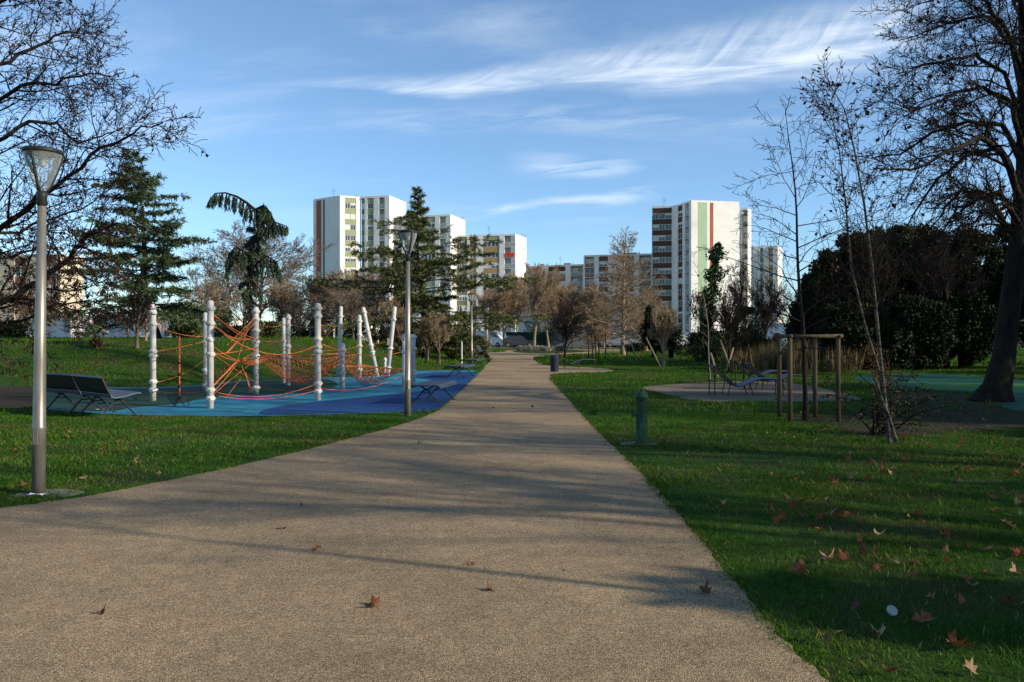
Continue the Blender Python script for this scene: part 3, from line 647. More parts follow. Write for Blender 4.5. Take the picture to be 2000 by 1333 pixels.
# ivy-clad column tree and gnarly trees before the striped tower
ivy = excurrent('narrow ivy-clad tree in front of the pale green stripe of the right tower', 1378, 48, 478, 45, 66, 'barkdk', 'twigdk', dict(FAST, n=[30, 8, 4], trop=[0, .02, .02, 0], ang=[60, 45, 40]), None, [((0,), 4200, .20, .13, 1.0, .3, M['ivy'], 'ivy')], 'dark trees before the striped tower')
for ch in ivy.children:
    if ch.name.startswith('ivy'):
        me_ = ch.data; co = np.empty(len(me_.vertices)*3, np.float32); me_.vertices.foreach_get('co', co); co = co.reshape(-1, 4, 3); rr = np.random.RandomState(3)
        off = rr.normal(0, 1, (len(co), 1, 3))*np.array([.30, .30, .08]); hgt = co[:, :1, 2:3]; env = (.45+1.1*(1-np.abs(hgt/5.5-.45)).clip(0, 1))*(.7+.5*np.sin(hgt*5.1)); co += off*env; me_.vertices.foreach_set('co', co.ravel()); me_.update()
GN = dict(ROUND, wig=[.1, .28, .32, .35, .35], trop=[0, .02, .03, .03, .02], ang=[50, 50, 50, 45], n=[10, 8, 8, 4])
bareround('gnarled dark tree right of the ivy-clad tree', 1432, 50, 510, 62, 67, 'barkdk', 'twigdk', P=GN, group='dark trees before the striped tower')
bareround('gnarled dark tree left of the evergreen thicket', 1490, 52, 540, 55, 68, 'barkdk', 'twigdk', P=GN, group='dark trees before the striped tower')
bareround('low gnarled dark tree at the foot of the white striped wall', 1365, 52, 560, 42, 69, 'barkdk', 'twigdk', P=GN, group='dark trees before the striped tower')
shrub('olive bush with leaves between the gnarled trees', 1455, 47, 590, 52, 70, 'evergreen2', group='dark bushes on the right', leafn=5000)
shrub('dark low hedge bush below the white striped wall', 1375, 58, 655, 70, 71, 'evergreen', group='dark bushes on the right', leafn=6000)
shrub('dark bush behind the loungers', 1480, 44, 655, 70, 72, 'evergreen2', group='dark bushes on the right', leafn=5500)
# evergreen thicket on the right
EG = 'evergreen trees of the right thicket'
def evergreen(label, px, D, ytop, halfpx, seed, m, leafn=15000):
    o = shrub(label, px, D, ytop, halfpx, seed, m, 'twigdk', 1, .17, 'evergreen_tree', 'tree', EG, 1.0, 17, 1.0, int(leafn*1.9), 12); return o
evergreen('leftmost round dark evergreen of the thicket, seen behind the thin staked tree', 1590, 42, 520, 62, 81, 'evergreen')
evergreen('tall dark evergreen behind the birch', 1680, 40, 430, 85, 82, 'evergreen', 19000)
evergreen('tall olive-topped evergreen right of the birch', 1775, 44, 415, 95, 83, 'evergreen2', 21000)
evergreen('dark evergreen left of the big trunk', 1895, 41, 425, 85, 84, 'evergreen', 18000)
evergreen('dark evergreen behind the big trunk', 1960, 43, 410, 90, 85, 'evergreen2', 20000)
evergreen('dark evergreen at the right frame edge', 2060, 38, 430, 90, 86, 'evergreen', 16000)
evergreen('low dark evergreen filling under the birch', 1640, 36, 585, 60, 87, 'evergreen', 9000)
evergreen('low dark evergreen under the tall olive-topped one', 1790, 37, 575, 90, 88, 'evergreen', 11000)
for i, (px, D, yt, hf, lab) in enumerate(((1690, 38, 440, 75, 'dark twiggy bare tree in front of the evergreens behind the birch'), (1850, 38, 440, 80, 'dark bare tree in front of the evergreens left of the big trunk'), (1545, 40, 545, 55, 'low dark bare tree at the left end of the thicket'))):
    bareround(lab, px, D, yt, hf, 180+i, 'barkdk', 'twigdk', group='bare trees in the thicket', hfac=.3)
evergreen('tall evergreen between the birch and the olive-topped one', 1730, 42, 425, 80, 89, 'evergreen', 16000)
evergreen('tall evergreen right of the olive-topped one', 1840, 43, 425, 80, 90, 'evergreen2', 16000)
evergreen('evergreen sloping down to the left behind the post guard', 1630, 41, 465, 70, 93, 'evergreen2', 15000)
evergreen('low dark evergreen left of the big trunk foot', 1880, 38, 560, 80, 94, 'evergreen', 12000)
evergreen('low dark evergreen right of the birch foot', 1700, 37.5, 590, 60, 95, 'evergreen2', 10000)
# the thin young trees
young = dict(seg=[12, 6, 4, 3], wig=[.03, .14, .18, .2], trop=[0, .05, .04, .0], tap=[.9, .85, .8, .7], rmin=.0045, n=[19, 6, 3], st=[.28, .15, .2], ang=[62, 45, 45], len=[.3, .42, .45], rr=[.5, .55, .6], max=3)
T13 = at(1573, 822)
tree('y', 'thin young bare tree tied inside the wooden post guard', 'tree', T13, 91, 6.2, .052, dict(young, n=[30, 9, 5], len=[.34, .42, .42], trop=[0, .03, .02, 0]), M['barkdk'], M['twigdk'], lambda t: 1.25-t*.85, group=None, name='young_tree', d0=Vector((-.012, .0, 1)))
# birch: two stems leaning left out of one stool, with tangle at the foot
R_ = random.Random(92); rng_ = np.random.RandomState(92)
bb = at(1737, 865); root = thing('birch_tree', 'pale-stemmed birch leaning left with a few leaves left, tangled brush at its foot', 'tree', bb)
Bx = {}
PY = dict(young, n=[0, 38, 9, 4], seg=[1, 12, 5, 3], wig=[0, .03, .15, .2], trop=[0, 0, .05, .02], tap=[1, .9, .8, .7], st=[0, .30, .15, .2], ang=[0, 42, 45, 45], len=[0, .22, .42, .5], rr=[.5, .42, .55, .6])
def pxpts(pl, D, base): return [Vector(((a-XC)*d/F, d, hz(b, d)))-base for (a, b), d in zip(pl, D if isinstance(D, (list, tuple)) else [D]*len(pl))]
for pl, D, ra in ((((1737, 866), (1726, 760), (1716, 660), (1703, 520), (1688, 400), (1668, 290), (1650, 215), (1612, 150)), 12.4, .034),
                  (((1745, 868), (1722, 740), (1690, 640), (1662, 520), (1652, 400), (1640, 300), (1625, 230), (1607, 180)), 12.9, .027),
                  (((1752, 868), (1738, 820), (1722, 780), (1712, 745), (1700, 720)), 12.2, .035)):
    pts = pxpts(pl, D, bb); ln = sum((pts[i+1]-pts[i]).length for i in range(len(pts)-1))
    grow(R_, Bx, pts[0], None, ln, ra, 1, PY if len(pl) > 5 else dict(PY, max=1), None, pts, [ra*(1-.85*i/(len(pts)-1)) for i in range(len(pts))])
V, Q = tubes(Bx[1], 7, 't'); link('trunk', npmesh(V, Q, 'trunk'), M['barkpale'], root, True)
V, Q = joinm([tubes(Bx[l], 3, 't') for l in (2, 3)]); link('crown', npmesh(V, Q, 'crown'), M['twigdk'], root)
Pp, Dd = sample(Bx[3], .45, rng_); V, Q = leafquads(Pp, Dd, .07, .05, rng_, .9, .5); link('leaves', npmesh(V, Q, 'leaves'), M['oakleaf'], root)
# tangle at the birch foot
tg = at(1720, 850); tr = thing('brush', 'tangled dark twiggy brush growing round the birch foot', 'shrub', tg)
Bt = {}
PT = dict(seg=[7, 5, 4], wig=[.16, .3, .35], trop=[-.02, -.02, 0], tap=[.8, .8, .8], rmin=.004, n=[8, 4], st=[.2, .2], ang=[50, 50], len=[.35, .5], rr=[.55, .6], max=2)
for i in range(17):
    grow(R_, Bt, Vector((R_.uniform(-.22, .25), R_.uniform(-.15, .25), 0)), Vector((R_.gauss(-.08, .32), R_.gauss(0, .3), 1)).normalized(), R_.uniform(.7, 1.75), .016, 0, PT)
V, Q = joinm([tubes(Bt[l], 4, 't') for l in Bt]); link('stems', npmesh(V, Q, 'stems'), M['barkdk'], tr)
Pp, Dd = sample(Bt[1]+Bt[2], 5, rng_); V, Q = leafquads(Pp, Dd, .045, .03, rng_, .9, .2); link('leaves', npmesh(V, Q, 'leaves'), M['evergreen2'], tr)
fr = at(1712, 760); D_f = 13.2
fr = Vector(((1708-XC)*D_f/F, D_f, 0)); fo = thing('dead_fern', 'rusty orange dead fronds hanging on the birch stems', 'plant', fr)
n = 520; Pp = np.stack([rng_.normal(0, .07, n), rng_.normal(0, .07, n), rng_.uniform(.85, 1.55, n)], 1); Pp[:, 0] += (1.35-Pp[:, 2])*.28
Pp[:, :2] *= 1; V, Q = leafquads(Pp, np.tile([[-.1, 0, -.5]], (n, 1)), .05, .022, rng_, .7, .2); link('fronds', npmesh(V, Q, 'fronds'), M['rust'], fo)
mb = MB().tube([(.25, 0, 0), (.12, 0, .8), (-.02, 0, 1.6)], [.02, .016, .008], 6); mb.build('stems', M['barkdk'], fo)
# -- the big trees whose crowns reach in from both sides
def big(name, label, base, trunkpx, tD, tr_, limbs, seed, P, wood, twig, leaf, RS, lowz=0):
    R = random.Random(seed); rng = np.random.RandomState(seed); root = thing(name, label, 'tree', base); B = {}
    tp = pxpts(trunkpx, tD, base); tp[0].z = -.1
    B[0] = [(tp, tr_)]
    for pl, D, ra in limbs:
        pts = pxpts(pl, D, base); ln = sum((pts[i+1]-pts[i]).length for i in range(len(pts)-1))
        # finer polyline with a little waver
        q_ = [];
        for i in range(len(pts)-1):
            for s_ in range(3): q_.append(pts[i].lerp(pts[i+1], s_/3)+rv(R)*.03*(1 if i+s_ else 0))
        q_.append(pts[-1]); pts = q_
        ra *= RS; grow(R, B, pts[0], None, ln, ra, 1, P, None, pts, [max(.012, ra*(1-.88*i/(len(pts)-1))) for i in range(len(pts))])
    V, Q = tubes(B[0], 12, 't'); link('trunk', npmesh(V, Q, 'trunk'), wood, root, True)
    V, Q = tubes(B[1], 7, 't'); link('limbs', npmesh(V, Q, 'limbs'), wood, root, True)
    V, Q = joinm([tubes(B[l], 4 if l == 2 else 3, 't') for l in sorted(B) if l > 1]); link('crown', npmesh(V, Q, 'crown'), twig, root)
    for (levs, per, ln, wd, jit, droop, m, nm) in leaf:
        Bs = sum([B.get(l, []) for l in levs], []); Pp, Dd = sample(Bs, per, rng)
        if lowz: kp = (Pp[:, 2] < lowz) | (rng.rand(len(Pp)) < .22); Pp, Dd = Pp[kp], Dd[kp]
        V, Q = leafquads(Pp, Dd, ln, wd, rng, jit, droop); link(nm, npmesh(V, Q, nm), m, root)
    return root
OAK = dict(seg=[1, 1, 7, 5, 4], wig=[0, 0, .16, .22, .26], trop=[0, 0, .035, .04, .03], tap=[.8, .8, .88, .85, .8], rmin=.005, n=[0, 23, 11, 6], st=[0, .12, .15, .1], ang=[0, 46, 45, 45], len=[0, .34, .42, .42], rr=[.5, .45, .5, .55], max=4)
ob = Vector((-11.6, 14.6, 0)); DL = 14.6
Llimbs = [(((-240, 640), (-60, 620), (30, 578), (100, 530), (150, 490), (168, 460), (200, 446), (240, 440)), [14.6, 14.7, 14.8, 14.8, 14.7, 14.5, 14.4, 14.3], .17),
 (((-240, 600), (-80, 500), (20, 430), (75, 392), (130, 345), (200, 290), (260, 262), (318, 240)), [14.6, 14.3, 13.9, 13.6, 13.3, 13, 12.8, 12.6], .13),
 (((-240, 560), (-100, 400), (-20, 280), (60, 235), (110, 245), (150, 275), (200, 268), (240, 250)), [14.6, 14.6, 14.7, 14.8, 14.9, 15, 15.1, 15.2], .11),
 (((-240, 480), (-120, 300), (0, 195), (60, 165), (120, 155), (170, 140), (212, 150)), [14.6, 14.2, 13.7, 13.4, 13.2, 13, 12.9], .10),
 (((-240, 420), (-130, 240), (-10, 128), (60, 98), (110, 70), (160, 55), (196, 80)), [14.6, 14.9, 15.2, 15.4, 15.5, 15.6, 15.6], .11),
 (((-240, 380), (-140, 120), (-40, 30), (30, -10), (90, -30), (140, 5)), [14.6, 14.4, 14.2, 14, 13.9, 13.8], .10),
 (((-240, 540), (-80, 455), (40, 450), (110, 425), (180, 395), (230, 350)), [14.6, 15.2, 15.8, 16.1, 16.4, 16.6], .09),
 (((-240, 660), (-60, 640), (40, 625), (110, 600), (170, 590), (230, 600)), [14.6, 14, 13.6, 13.4, 13.3, 13.2], .08),
 (((-240, 500), (-60, 470), (20, 500), (90, 480), (150, 520), (190, 560)), [14.6, 14.1, 13.8, 13.6, 13.5, 13.4], .07),
 (((-240, 300), (-330, 100), (-420, -60), (-480, -160)), [14.6, 14, 13, 12.5], .12), (((-240, 420), (-400, 300), (-560, 200)), [14.6, 15.5, 16.5], .12), (((-240, 200), (-200, 0), (-120, -120)), [14.6, 15, 15.5], .1)]
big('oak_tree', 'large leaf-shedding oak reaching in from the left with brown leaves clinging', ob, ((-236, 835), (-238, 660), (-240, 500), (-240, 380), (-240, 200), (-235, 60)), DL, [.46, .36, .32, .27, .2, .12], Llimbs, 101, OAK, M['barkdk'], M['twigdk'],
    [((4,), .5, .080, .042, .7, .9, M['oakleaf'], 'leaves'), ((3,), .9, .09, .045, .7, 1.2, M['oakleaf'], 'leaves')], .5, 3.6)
ab = at(1938, 784); DR = ab.y
PLN = dict(OAK, rmin=.006, n=[0, 26, 13, 7], wig=[0, 0, .12, .2, .25], trop=[0, 0, -.02, .03, .06], len=[0, .36, .45, .42], ang=[0, 40, 42, 45])
Rl = [(((1990, 470), (1960, 440), (1925, 378), (1880, 372), (1845, 405), (1815, 452)), DR, .12),
 (((1992, 440), (1950, 378), (1900, 385), (1862, 420), (1830, 470)), [DR, DR-1, DR-1.5, DR-2, DR-2.3], .10),
 (((2000, 400), (1960, 300), (1915, 268), (1850, 300), (1780, 332), (1715, 330)), [DR, DR-1, DR-2, DR-3, DR-3.5, DR-4], .12),
 (((2000, 370), (1950, 290), (1890, 300), (1830, 350), (1780, 420), (1755, 480)), [DR, DR+.5, DR+1, DR+1.2, DR+1.5, DR+1.6], .10),
 (((2000, 330), (1960, 245), (1890, 235), (1820, 260), (1760, 300), (1700, 310)), [DR, DR, DR, DR+.4, DR+.8, DR+1], .10),
 (((2000, 300), (1975, 200), (1920, 170), (1850, 190), (1790, 215), (1740, 200)), [DR, DR-.8, DR-1.5, DR-2, DR-2.4, DR-2.6], .09),
 (((2000, 200), (1975, 90), (1930, 30), (1870, 40), (1810, 60), (1755, 80)), [DR, DR+1, DR+1.5, DR+2, DR+2.3, DR+2.5], .09),
 (((2000, 150), (1960, 40), (1900, -10), (1830, -5), (1770, 20)), [DR, DR-1, DR-1.8, DR-2.5, DR-3], .08),
 (((2000, 250), (1960, 140), (1900, 105), (1840, 120), (1790, 130), (1755, 150)), [DR, DR, DR-.5, DR-1, DR-1.4, DR-1.6], .08),
 (((1998, 450), (1960, 400), (1920, 420), (1880, 440), (1850, 480), (1835, 520)), [DR, DR-1.2, DR-2, DR-2.4, DR-2.8, DR-3], .07),
 (((2000, 100), (1985, -40), (1940, -150), (1880, -220), (1830, -260)), DR, .1), (((2000, 60), (2080, -120), (2180, -260), (2260, -330)), [DR, DR-1.5, DR-3, DR-4], .12),
 (((2000, 350), (2100, 230), (2220, 180), (2340, 180)), [DR, DR-1, DR-2, DR-3], .13), (((2000, 250), (2070, 60), (2200, -50), (2330, -100)), [DR, DR-2.5, DR-5, DR-7], .12), (((2000, 0), (2020, -200), (2040, -380)), DR, .11), (((2000, 150), (1990, -50), (2040, -200), (2000, -300)), [DR, DR-3, DR-5.5, DR-7], .1)]
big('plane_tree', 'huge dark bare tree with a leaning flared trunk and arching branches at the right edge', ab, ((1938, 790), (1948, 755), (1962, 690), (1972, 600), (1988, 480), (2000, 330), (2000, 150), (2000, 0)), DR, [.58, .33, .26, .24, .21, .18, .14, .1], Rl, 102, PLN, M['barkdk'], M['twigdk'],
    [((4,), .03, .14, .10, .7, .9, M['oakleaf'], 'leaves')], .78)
# -- trees standing right of and behind the camera: they throw the long shade over lawn and path
SHG = 'trees right of the frame that shade the path'
sh_specs = [('bare', 19, .6, 12, 4.6, 'bare shade tree beside the camera'), ('bare', 22, 4.0, 13, 5.2, 'bare shade tree ahead on the right'), ('bare', 27, 10.0, 13, 5, 'bare shade tree past the second'), ('bare', 30, 17.0, 13, 5, 'bare shade tree right of the plane tree'), ('bare', 34, 13.0, 15, 5.5, 'tall bare shade tree behind the others'), ('bare', 36, 24.0, 15, 5.5, 'farthest bare shade tree')]
for i, (k, x, y, h, sp, lab) in enumerate(sh_specs):
    if k == 'bare':
        s = h*.45; tree('s', lab+', out of frame right', 'tree', Vector((x, y, 0)), 120+i, s, .26, dict(ROUND, rmin=.007, len=[.9, .62, .6, .6], n=[11, 9, 7, 5], rr=[.5, .5, .5, .5]), M['barkdk'], M['twigdk'], group=SHG, name='bare_tree', fit=(h, sp))
SHADE_EVER = [(13.5, 1.0, 5.0, 2.5, 201), (12.2, -1.9, 4.3, 2.3, 202), (18.5, -2.6, 7.2, 2.8, 211), (26.0, 10.4, 8.8, 3.6, 203), (16.5, 4.6, 4.6, 2.2, 204), (31, 18, 9.5, 4.6, 205), (38, 27, 8.5, 5, 206), (21, 9.2, 5.6, 2.4, 207), (22.5, 15.6, 8.3, 3.9, 208), (36, 34, 7.5, 5, 209), (45, 37, 9, 6, 210)]
for x, y, h, sp, sdd in SHADE_EVER:
    # shrub() places by picture column; here by position
    rng = np.random.RandomState(sdd); rt = thing('evergreen_tree', 'evergreen tree out of frame right throwing shade, number of its own by place', 'tree', (x, y, 0), 0, SHG)
    rt['label'] = 'dense evergreen standing %s beyond the right frame edge' % {201: 'nearest the lawn', 202: 'second in line', 203: 'farthest in line', 204: 'between the nearest two', 205: 'tall and fourth in line', 206: 'tallest, at the far end,', 207: 'low and round, before the third,', 208: 'broad, level with the plane tree,', 209: 'level with the thicket,', 210: 'biggest, past the thicket,', 211: 'slightly behind the camera,'}[sdd]
    mb = MB().tube([(0, 0, -.1), (.1, .05, h*.5), (0, 0, h*.9)], [.2, .13, .04], 7); mb.build('trunk', M['barkdk'], rt)
    Pp = []
    for c in range(34):
        cz = rng.uniform(.18, .95); a = rng.uniform(0, 6.28); rr = sp*rng.uniform(.1, .75)*math.sin(PI*(.15+.8*cz)); r_ = sp*rng.uniform(.2, .36); p = rng.normal(0, 1, (420, 3)); p /= np.linalg.norm(p, axis=1, keepdims=True); p *= (r_*rng.beta(3, 1.3, 420))[:, None]
        Pp.append(p+np.array([math.cos(a)*rr, math.sin(a)*rr, cz*h]))
    Pp = np.concatenate(Pp); V, Q = leafquads(Pp, np.tile([[0, 0, .2]], (len(Pp), 1)), .24, .16, rng, .8); link('crown', npmesh(V, Q, 'crown'), M['evergreen'], rt)
tree('mast', 'tall straight young tree out of frame right whose stem shade crosses the path', 'tree', Vector((9.2, 2.0, 0)), 131, 7.6, .07, dict(young, n=[16, 5, 3], st=[.72, .2, .2]), M['bark'], M['twigdk'], lambda t: 1, group=None, name='young_tree')
# lavender in the bed and reeds by the green court
for i, (px, D, hf, lab) in enumerate(((1025, 78, 22, 'grey lavender clump at the left of the round bed'), (1058, 76, 24, 'pale lavender clump in the middle of the round bed'), (1092, 77, 22, 'grey-green lavender clump at the right of the round bed'))):
    shrub(lab, px, D, 677, hf, 140+i, 'lavender', group='lavender clumps in the round bed', ls=.12, leafn=2600, lobes=6, name='lavender', cat='plant')
def reeds(label, px, D, halfpx, h, seed, n=900, m='reed'):
    n = int(n*.6)
    rng = np.random.RandomState(seed); half = halfpx*D/F; o0 = G(px, D); root = thing('reed_clump', label, 'plant', o0, 0, 'reed clumps by the green court')
    P0 = np.stack([rng.uniform(-half, half, n), rng.uniform(-.8, .8, n), np.zeros(n)], 1); d = np.tile([[0, 0, 1.]], (n, 1)); V, Q = leafquads(P0, d, h, .035, rng, .13); link('stalks', npmesh(V, Q, 'stalks'), M[m], root); return root
reeds('dry golden reeds left of the post guard', 1510, 34, 26, 1.15, 151)
reeds('dry golden reeds seen through the post guard', 1560, 33, 24, 1.25, 152)
reeds('dry golden reeds right of the post guard', 1640, 35, 30, .95, 153, 700)
reeds('dark brown dry reeds behind the loungers', 1455, 37, 40, .95, 154, 1200)
# ---------------------------------------------------------------- buildings
WC = {}
def winmesh(wd, h, var):
    k = (round(wd, 1), round(h, 1), var)
    if k in WC: return WC[k]
    m = MB(); wd, h = k[0]-.1, k[1]; t = .07
    m.box(0, t, 0, .08, 0, h, 0).box(wd-t, wd, 0, .08, 0, h, 0).box(t, wd-t, 0, .08, 0, t, 0).box(t, wd-t, 0, .08, h-t, h, 0).box(wd/2-.035, wd/2+.035, .01, .08, t, h-t, 0)
    for a, b in ((t, wd/2-.035), (wd/2+.035, wd-t)): m.box(a, b, .045, .07, t, h-t, 1)
    f = (0, .35, .6, 1.0)[var]
    if f: m.box(t, wd-t, .015, .035, t+(h-2*t)*(1-f), h-t, 2)
    me = m.mesh('window'); [me.materials.append(x) for x in (M['frame'], M['glass'], M['shutter'])]; WC[k] = me; return me
PC = {}
def panelmesh(wd, h, mt):
    k = (round(wd, 2), round(h, 2), mt)
    if k not in PC:
        me = MB().box(.03, k[0]-.03, 0, .1, 0, k[1], bev=0).mesh('panel'); me.materials.append(M[mt]); PC[k] = me
    return PC[k]
BC = {}
def balcmesh(wd, mt):
    k = (round(wd, 2), mt)
    if k not in BC:
        m = MB(); m.box(.02, k[0]-.02, .02, 1.28, -.2, 0, 0)
        m.box(.04, k[0]-.04, .05, .11, .12, .98, 1).box(.04, k[0]-.04, .03, .13, .98, 1.05, 2)
        n = max(2, int(k[0]/1.0))
        for i in range(n+1): x = .04+(k[0]-.14)*i/n; m.box(x, x+.06, .03, .14, 0, 1.0, 2)
        me = m.mesh('balcony'); [me.materials.append(M[x]) for x in ('bwall2', mt, 'frame')]; BC[k] = me
    return BC[k]
def put(name, me, parent, x, y, z, rz):
    o = bpy.data.objects.new(name, me); COL.objects.link(o); o.parent = parent; o.location = (x, y, z); o.rotation_euler = (0, 0, rz); return o
def building(name, label, segs, zt, seed, group=None, wallm='bwall', depth=14, zs=2.75, nmax=99, roofbits=2):
    R = random.Random(seed); A0 = Vector(segs[0][0]); root = thing(name, label, 'building', (A0.x, A0.y, 0), 0, group)
    pl = [Vector(segs[0][0])]+[Vector(s_[1]) for s_ in segs]
    ns = []
    for i in range(len(pl)-1):
        u = (pl[i+1]-pl[i]).normalized(); ns.append(Vector((u.y, -u.x)))
    core = []
    for i, p in enumerate(pl):
        n = (ns[max(0, i-1)]+ns[min(i, len(ns)-1)]).normalized(); core.append(p-n*1.3-A0)
    kb = 1+depth/A0.length; cw_ = [p+A0 for p in core]; mid_ = (cw_[0]+cw_[-1])*.5*kb
    bR = (cw_[-1]*kb).lerp(mid_, .005)-A0; bL = (cw_[0]*kb).lerp(mid_, .005)-A0; core2 = core+[bR, bL]
    mb = MB(); mb.prism([(p.x, p.y) for p in core2], -.2, zt-.5, 1)
    wl = [p-A0 for p in pl]; rim = wl+[bR, bL]
    mb.prism([(p.x, p.y) for p in rim], zt-.45, zt, 0)
    nw = 0; cnt = {'window': 0, 'balcony': 0, 'panel': 0}
    for (a, b, cols) in segs:
        a = Vector(a)-A0; b = Vector(b)-A0; u = (b-a); Lg = u.length; u.normalize(); rz = math.atan2(u.y, u.x)
        Mx = Matrix.Translation((a.x, a.y, 0)) @ Matrix.Rotation(rz, 4, 'Z'); tot = sum(c[0] for c in cols); x = 0
        for c in cols:
            wd = Lg*c[0]/tot; x1 = x+wd; ty = c[1]
            if ty == 'wall':
                mb.box(x, x1, 0, 1.3, -.2, zt-.45, 0, M=Mx)
                # cladding joints every storey: shallow string courses
                z = zt-.5-zs
                while z > 1: mb.box(x+.01, x1-.01, -.025, .0, z, z+.05, 0, M=Mx); z -= zs
            elif ty == 'stripe':
                mb.box(x, x1, .04, 1.3, -.2, zt-.45, 0, M=Mx)
                st = MB().box(x+.02, x1-.02, -.02, .04, 1, zt-.5, M=Mx); st.build('stripe', M[c[2]], root)
            elif ty == 'win':
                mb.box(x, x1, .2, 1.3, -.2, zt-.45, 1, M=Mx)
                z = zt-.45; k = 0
                while z-zs > 2.0:
                    colr = c[2] if isinstance(c[2], str) else c[2][min(k*len(c[2])//c[3] if len(c) > 3 else k % len(c[2]), len(c[2])-1)]
                    ph = 1.25
                    if colr and cnt['panel'] < nmax:
                        q_ = Mx @ Vector((x, .1, z-ph)); put('panel', panelmesh(wd, ph-.04, colr), root, *q_, rz); cnt['panel'] += 1
                    n = max(1, int(round(wd/1.75))); ww = (wd-.1)/n
                    for j in range(n):
                        if cnt['window'] < nmax:
                            q_ = Mx @ Vector((x+.05+ww*j+.04, .1, z-zs+.02)); put('window', winmesh(ww, zs-ph-.06, R.choice((0, 0, 0, 1, 1, 2, 3))), root, *q_, rz); cnt['window'] += 1
                    z -= zs; k += 1
            elif ty == 'balc':
                z = zt-.45; k = 0
                while z-zs > 2.0:
                    zf = z-zs
                    if cnt['balcony'] < nmax:
                        q_ = Mx @ Vector((x, 0, zf)); bo = put('balcony', balcmesh(wd, c[2]), root, *q_, rz); cnt['balcony'] += 1
                        if len(c) > 3 and c[3] == k: bo = put('banner', panelmesh(wd*.9, 1.0, 'redcloth'), root, *(Mx @ Vector((x+wd*.05, -.08, zf+.1))), rz); bo['label'] = 'red cloth banner hung over the balcony rail'
                    if cnt['window'] < nmax:
                        n = max(1, int(round(wd/2.2))); ww = (wd-.2)/n
                        for j in range(n):
                            q_ = Mx @ Vector((x+.1+ww*j, 1.12, zf+.05)); put('window', winmesh(ww, 2.2, R.choice((0, 0, 0, 1, 2))), root, *q_, rz); cnt['window'] += 1
                    z -= zs; k += 1
            x = x1
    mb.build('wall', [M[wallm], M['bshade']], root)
    rb = MB(); mid = (core2[0]+core2[1])*.5
    for i in range(roofbits):
        t = R.uniform(.2, .8); i_ = R.randrange(len(core)-1); p = core[i_].lerp(core[i_+1], t)+Vector((0, 2.5)); s_ = R.uniform(.5, 1.1)
        rb.box(p.x-s_, p.x+s_, p.y, p.y+1.2, zt-.3, zt+R.uniform(.35, .8))
        rb.tube([(p.x+1.6, p.y, zt-.2), (p.x+1.6, p.y, zt+.9)], .09, 6)
    if roofbits: rb.build('roof_vents', M['roof'], root)
    if roofbits > 1:
        an = MB(); p = core[0].lerp(core[1], .6)+Vector((0, 2)); an.tube([(p.x, p.y, zt-.2), (p.x, p.y, zt+2.6)], .035, 5)
        for q_ in (1.6, 2.0, 2.4): an.tube([(p.x-.5, p.y, zt+q_), (p.x+.5, p.y, zt+q_)], .02, 4)
        an.build('aerial', M['darkmetal'], root)
    return root
def dz(zt, ytop): return (zt-CH)*F/(YH-ytop)
def bp(px, D): return ((px-XC)*D/F, D)
TG = 'stepped white tower blocks on the left'
# tower A with brick red stripe
zA = 37.0
building('tower_block', 'tallest left tower, shaded white end wall with a brick red stripe and sage window panels', [
    (bp(612, dz(zA, 390)), bp(664, dz(zA, 382)), [(6, 'wall'), (10, 'stripe', 'st_red'), (3, 'wall'), (4, 'stripe', 'st_teal'), (29, 'wall')]),
    (bp(664, dz(zA, 382)), bp(705, dz(zA, 385)), [(9, 'wall'), (21, 'win', 'p_green'), (9, 'wall')])], zA, 1, TG)
building('tower_block', 'white tower with moss window strip and balconies, right of the red-striped tower', [
    (bp(706, dz(zA, 384.5)), bp(760.5, dz(zA, 382)), [(6, 'win', 'p_dgreen'), (5, 'wall'), (13, 'win', 'p_green'), (10, 'wall'), (18, 'balc', 'parapet'), (2.5, 'wall')]),
    (bp(760.5, dz(zA, 382)), bp(793, dz(zA, 396)), [(1, 'wall')])], zA, 2, TG, roofbits=1)
zC = 32.0
building('tower_block', 'mid-height white block behind the cedar spire with a bright blank end wall', [
    (bp(765, dz(zC, 423)), bp(880, dz(zC, 419)), [(3, 'wall'), (17, 'balc', 'parapet'), (9, 'wall'), (12, 'win', 'p_dgreen'), (15, 'wall'), (29, 'win', 'p_green'), (9, 'wall'), (19, 'balc', 'parapet'), (2, 'wall')]),
    (bp(880, dz(zC, 419)), bp(908.5, dz(zC, 431)), [(1, 'wall')])], zC, 3, TG, roofbits=2)
zD = 27.2
building('tower_block', 'lower white block with ochre panels and a red banner on a balcony', [
    (bp(882, dz(zD, 460)), bp(1007, dz(zD, 457)), [(10, 'wall'), (21, 'win', 'p_dgreen'), (4, 'wall'), (14, 'win', 'p_ochre'), (13, 'wall'), (32, 'win', ('p_green', 'p_ochre', 'p_ochre', 'p_ochre', 'p_rust', 'p_rust', 'p_rust', 'p_dgreen')), (10, 'wall'), (20, 'balc', 'parapet', 1), (1.5, 'wall')]),
    (bp(1007, dz(zD, 457)), bp(1028, dz(zD, 465)), [(1, 'wall')])], zD, 4, TG, roofbits=2)
LG = 'low linking blocks in the middle'
zE = 20.5
building('apartment_block', 'lowest linking block with chocolate panels behind the row of bare trees', [
    (bp(1022, 228), bp(1140, 221), [(18, 'wall'), (16, 'win', 'p_rust'), (16, 'wall'), (33, 'win', 'p_brown'), (10, 'wall'), (23, 'balc', 'parapet'), (2, 'wall')])], 1.7+134*224/F, 5, LG, roofbits=3)
zF = 1.7+156*212/F
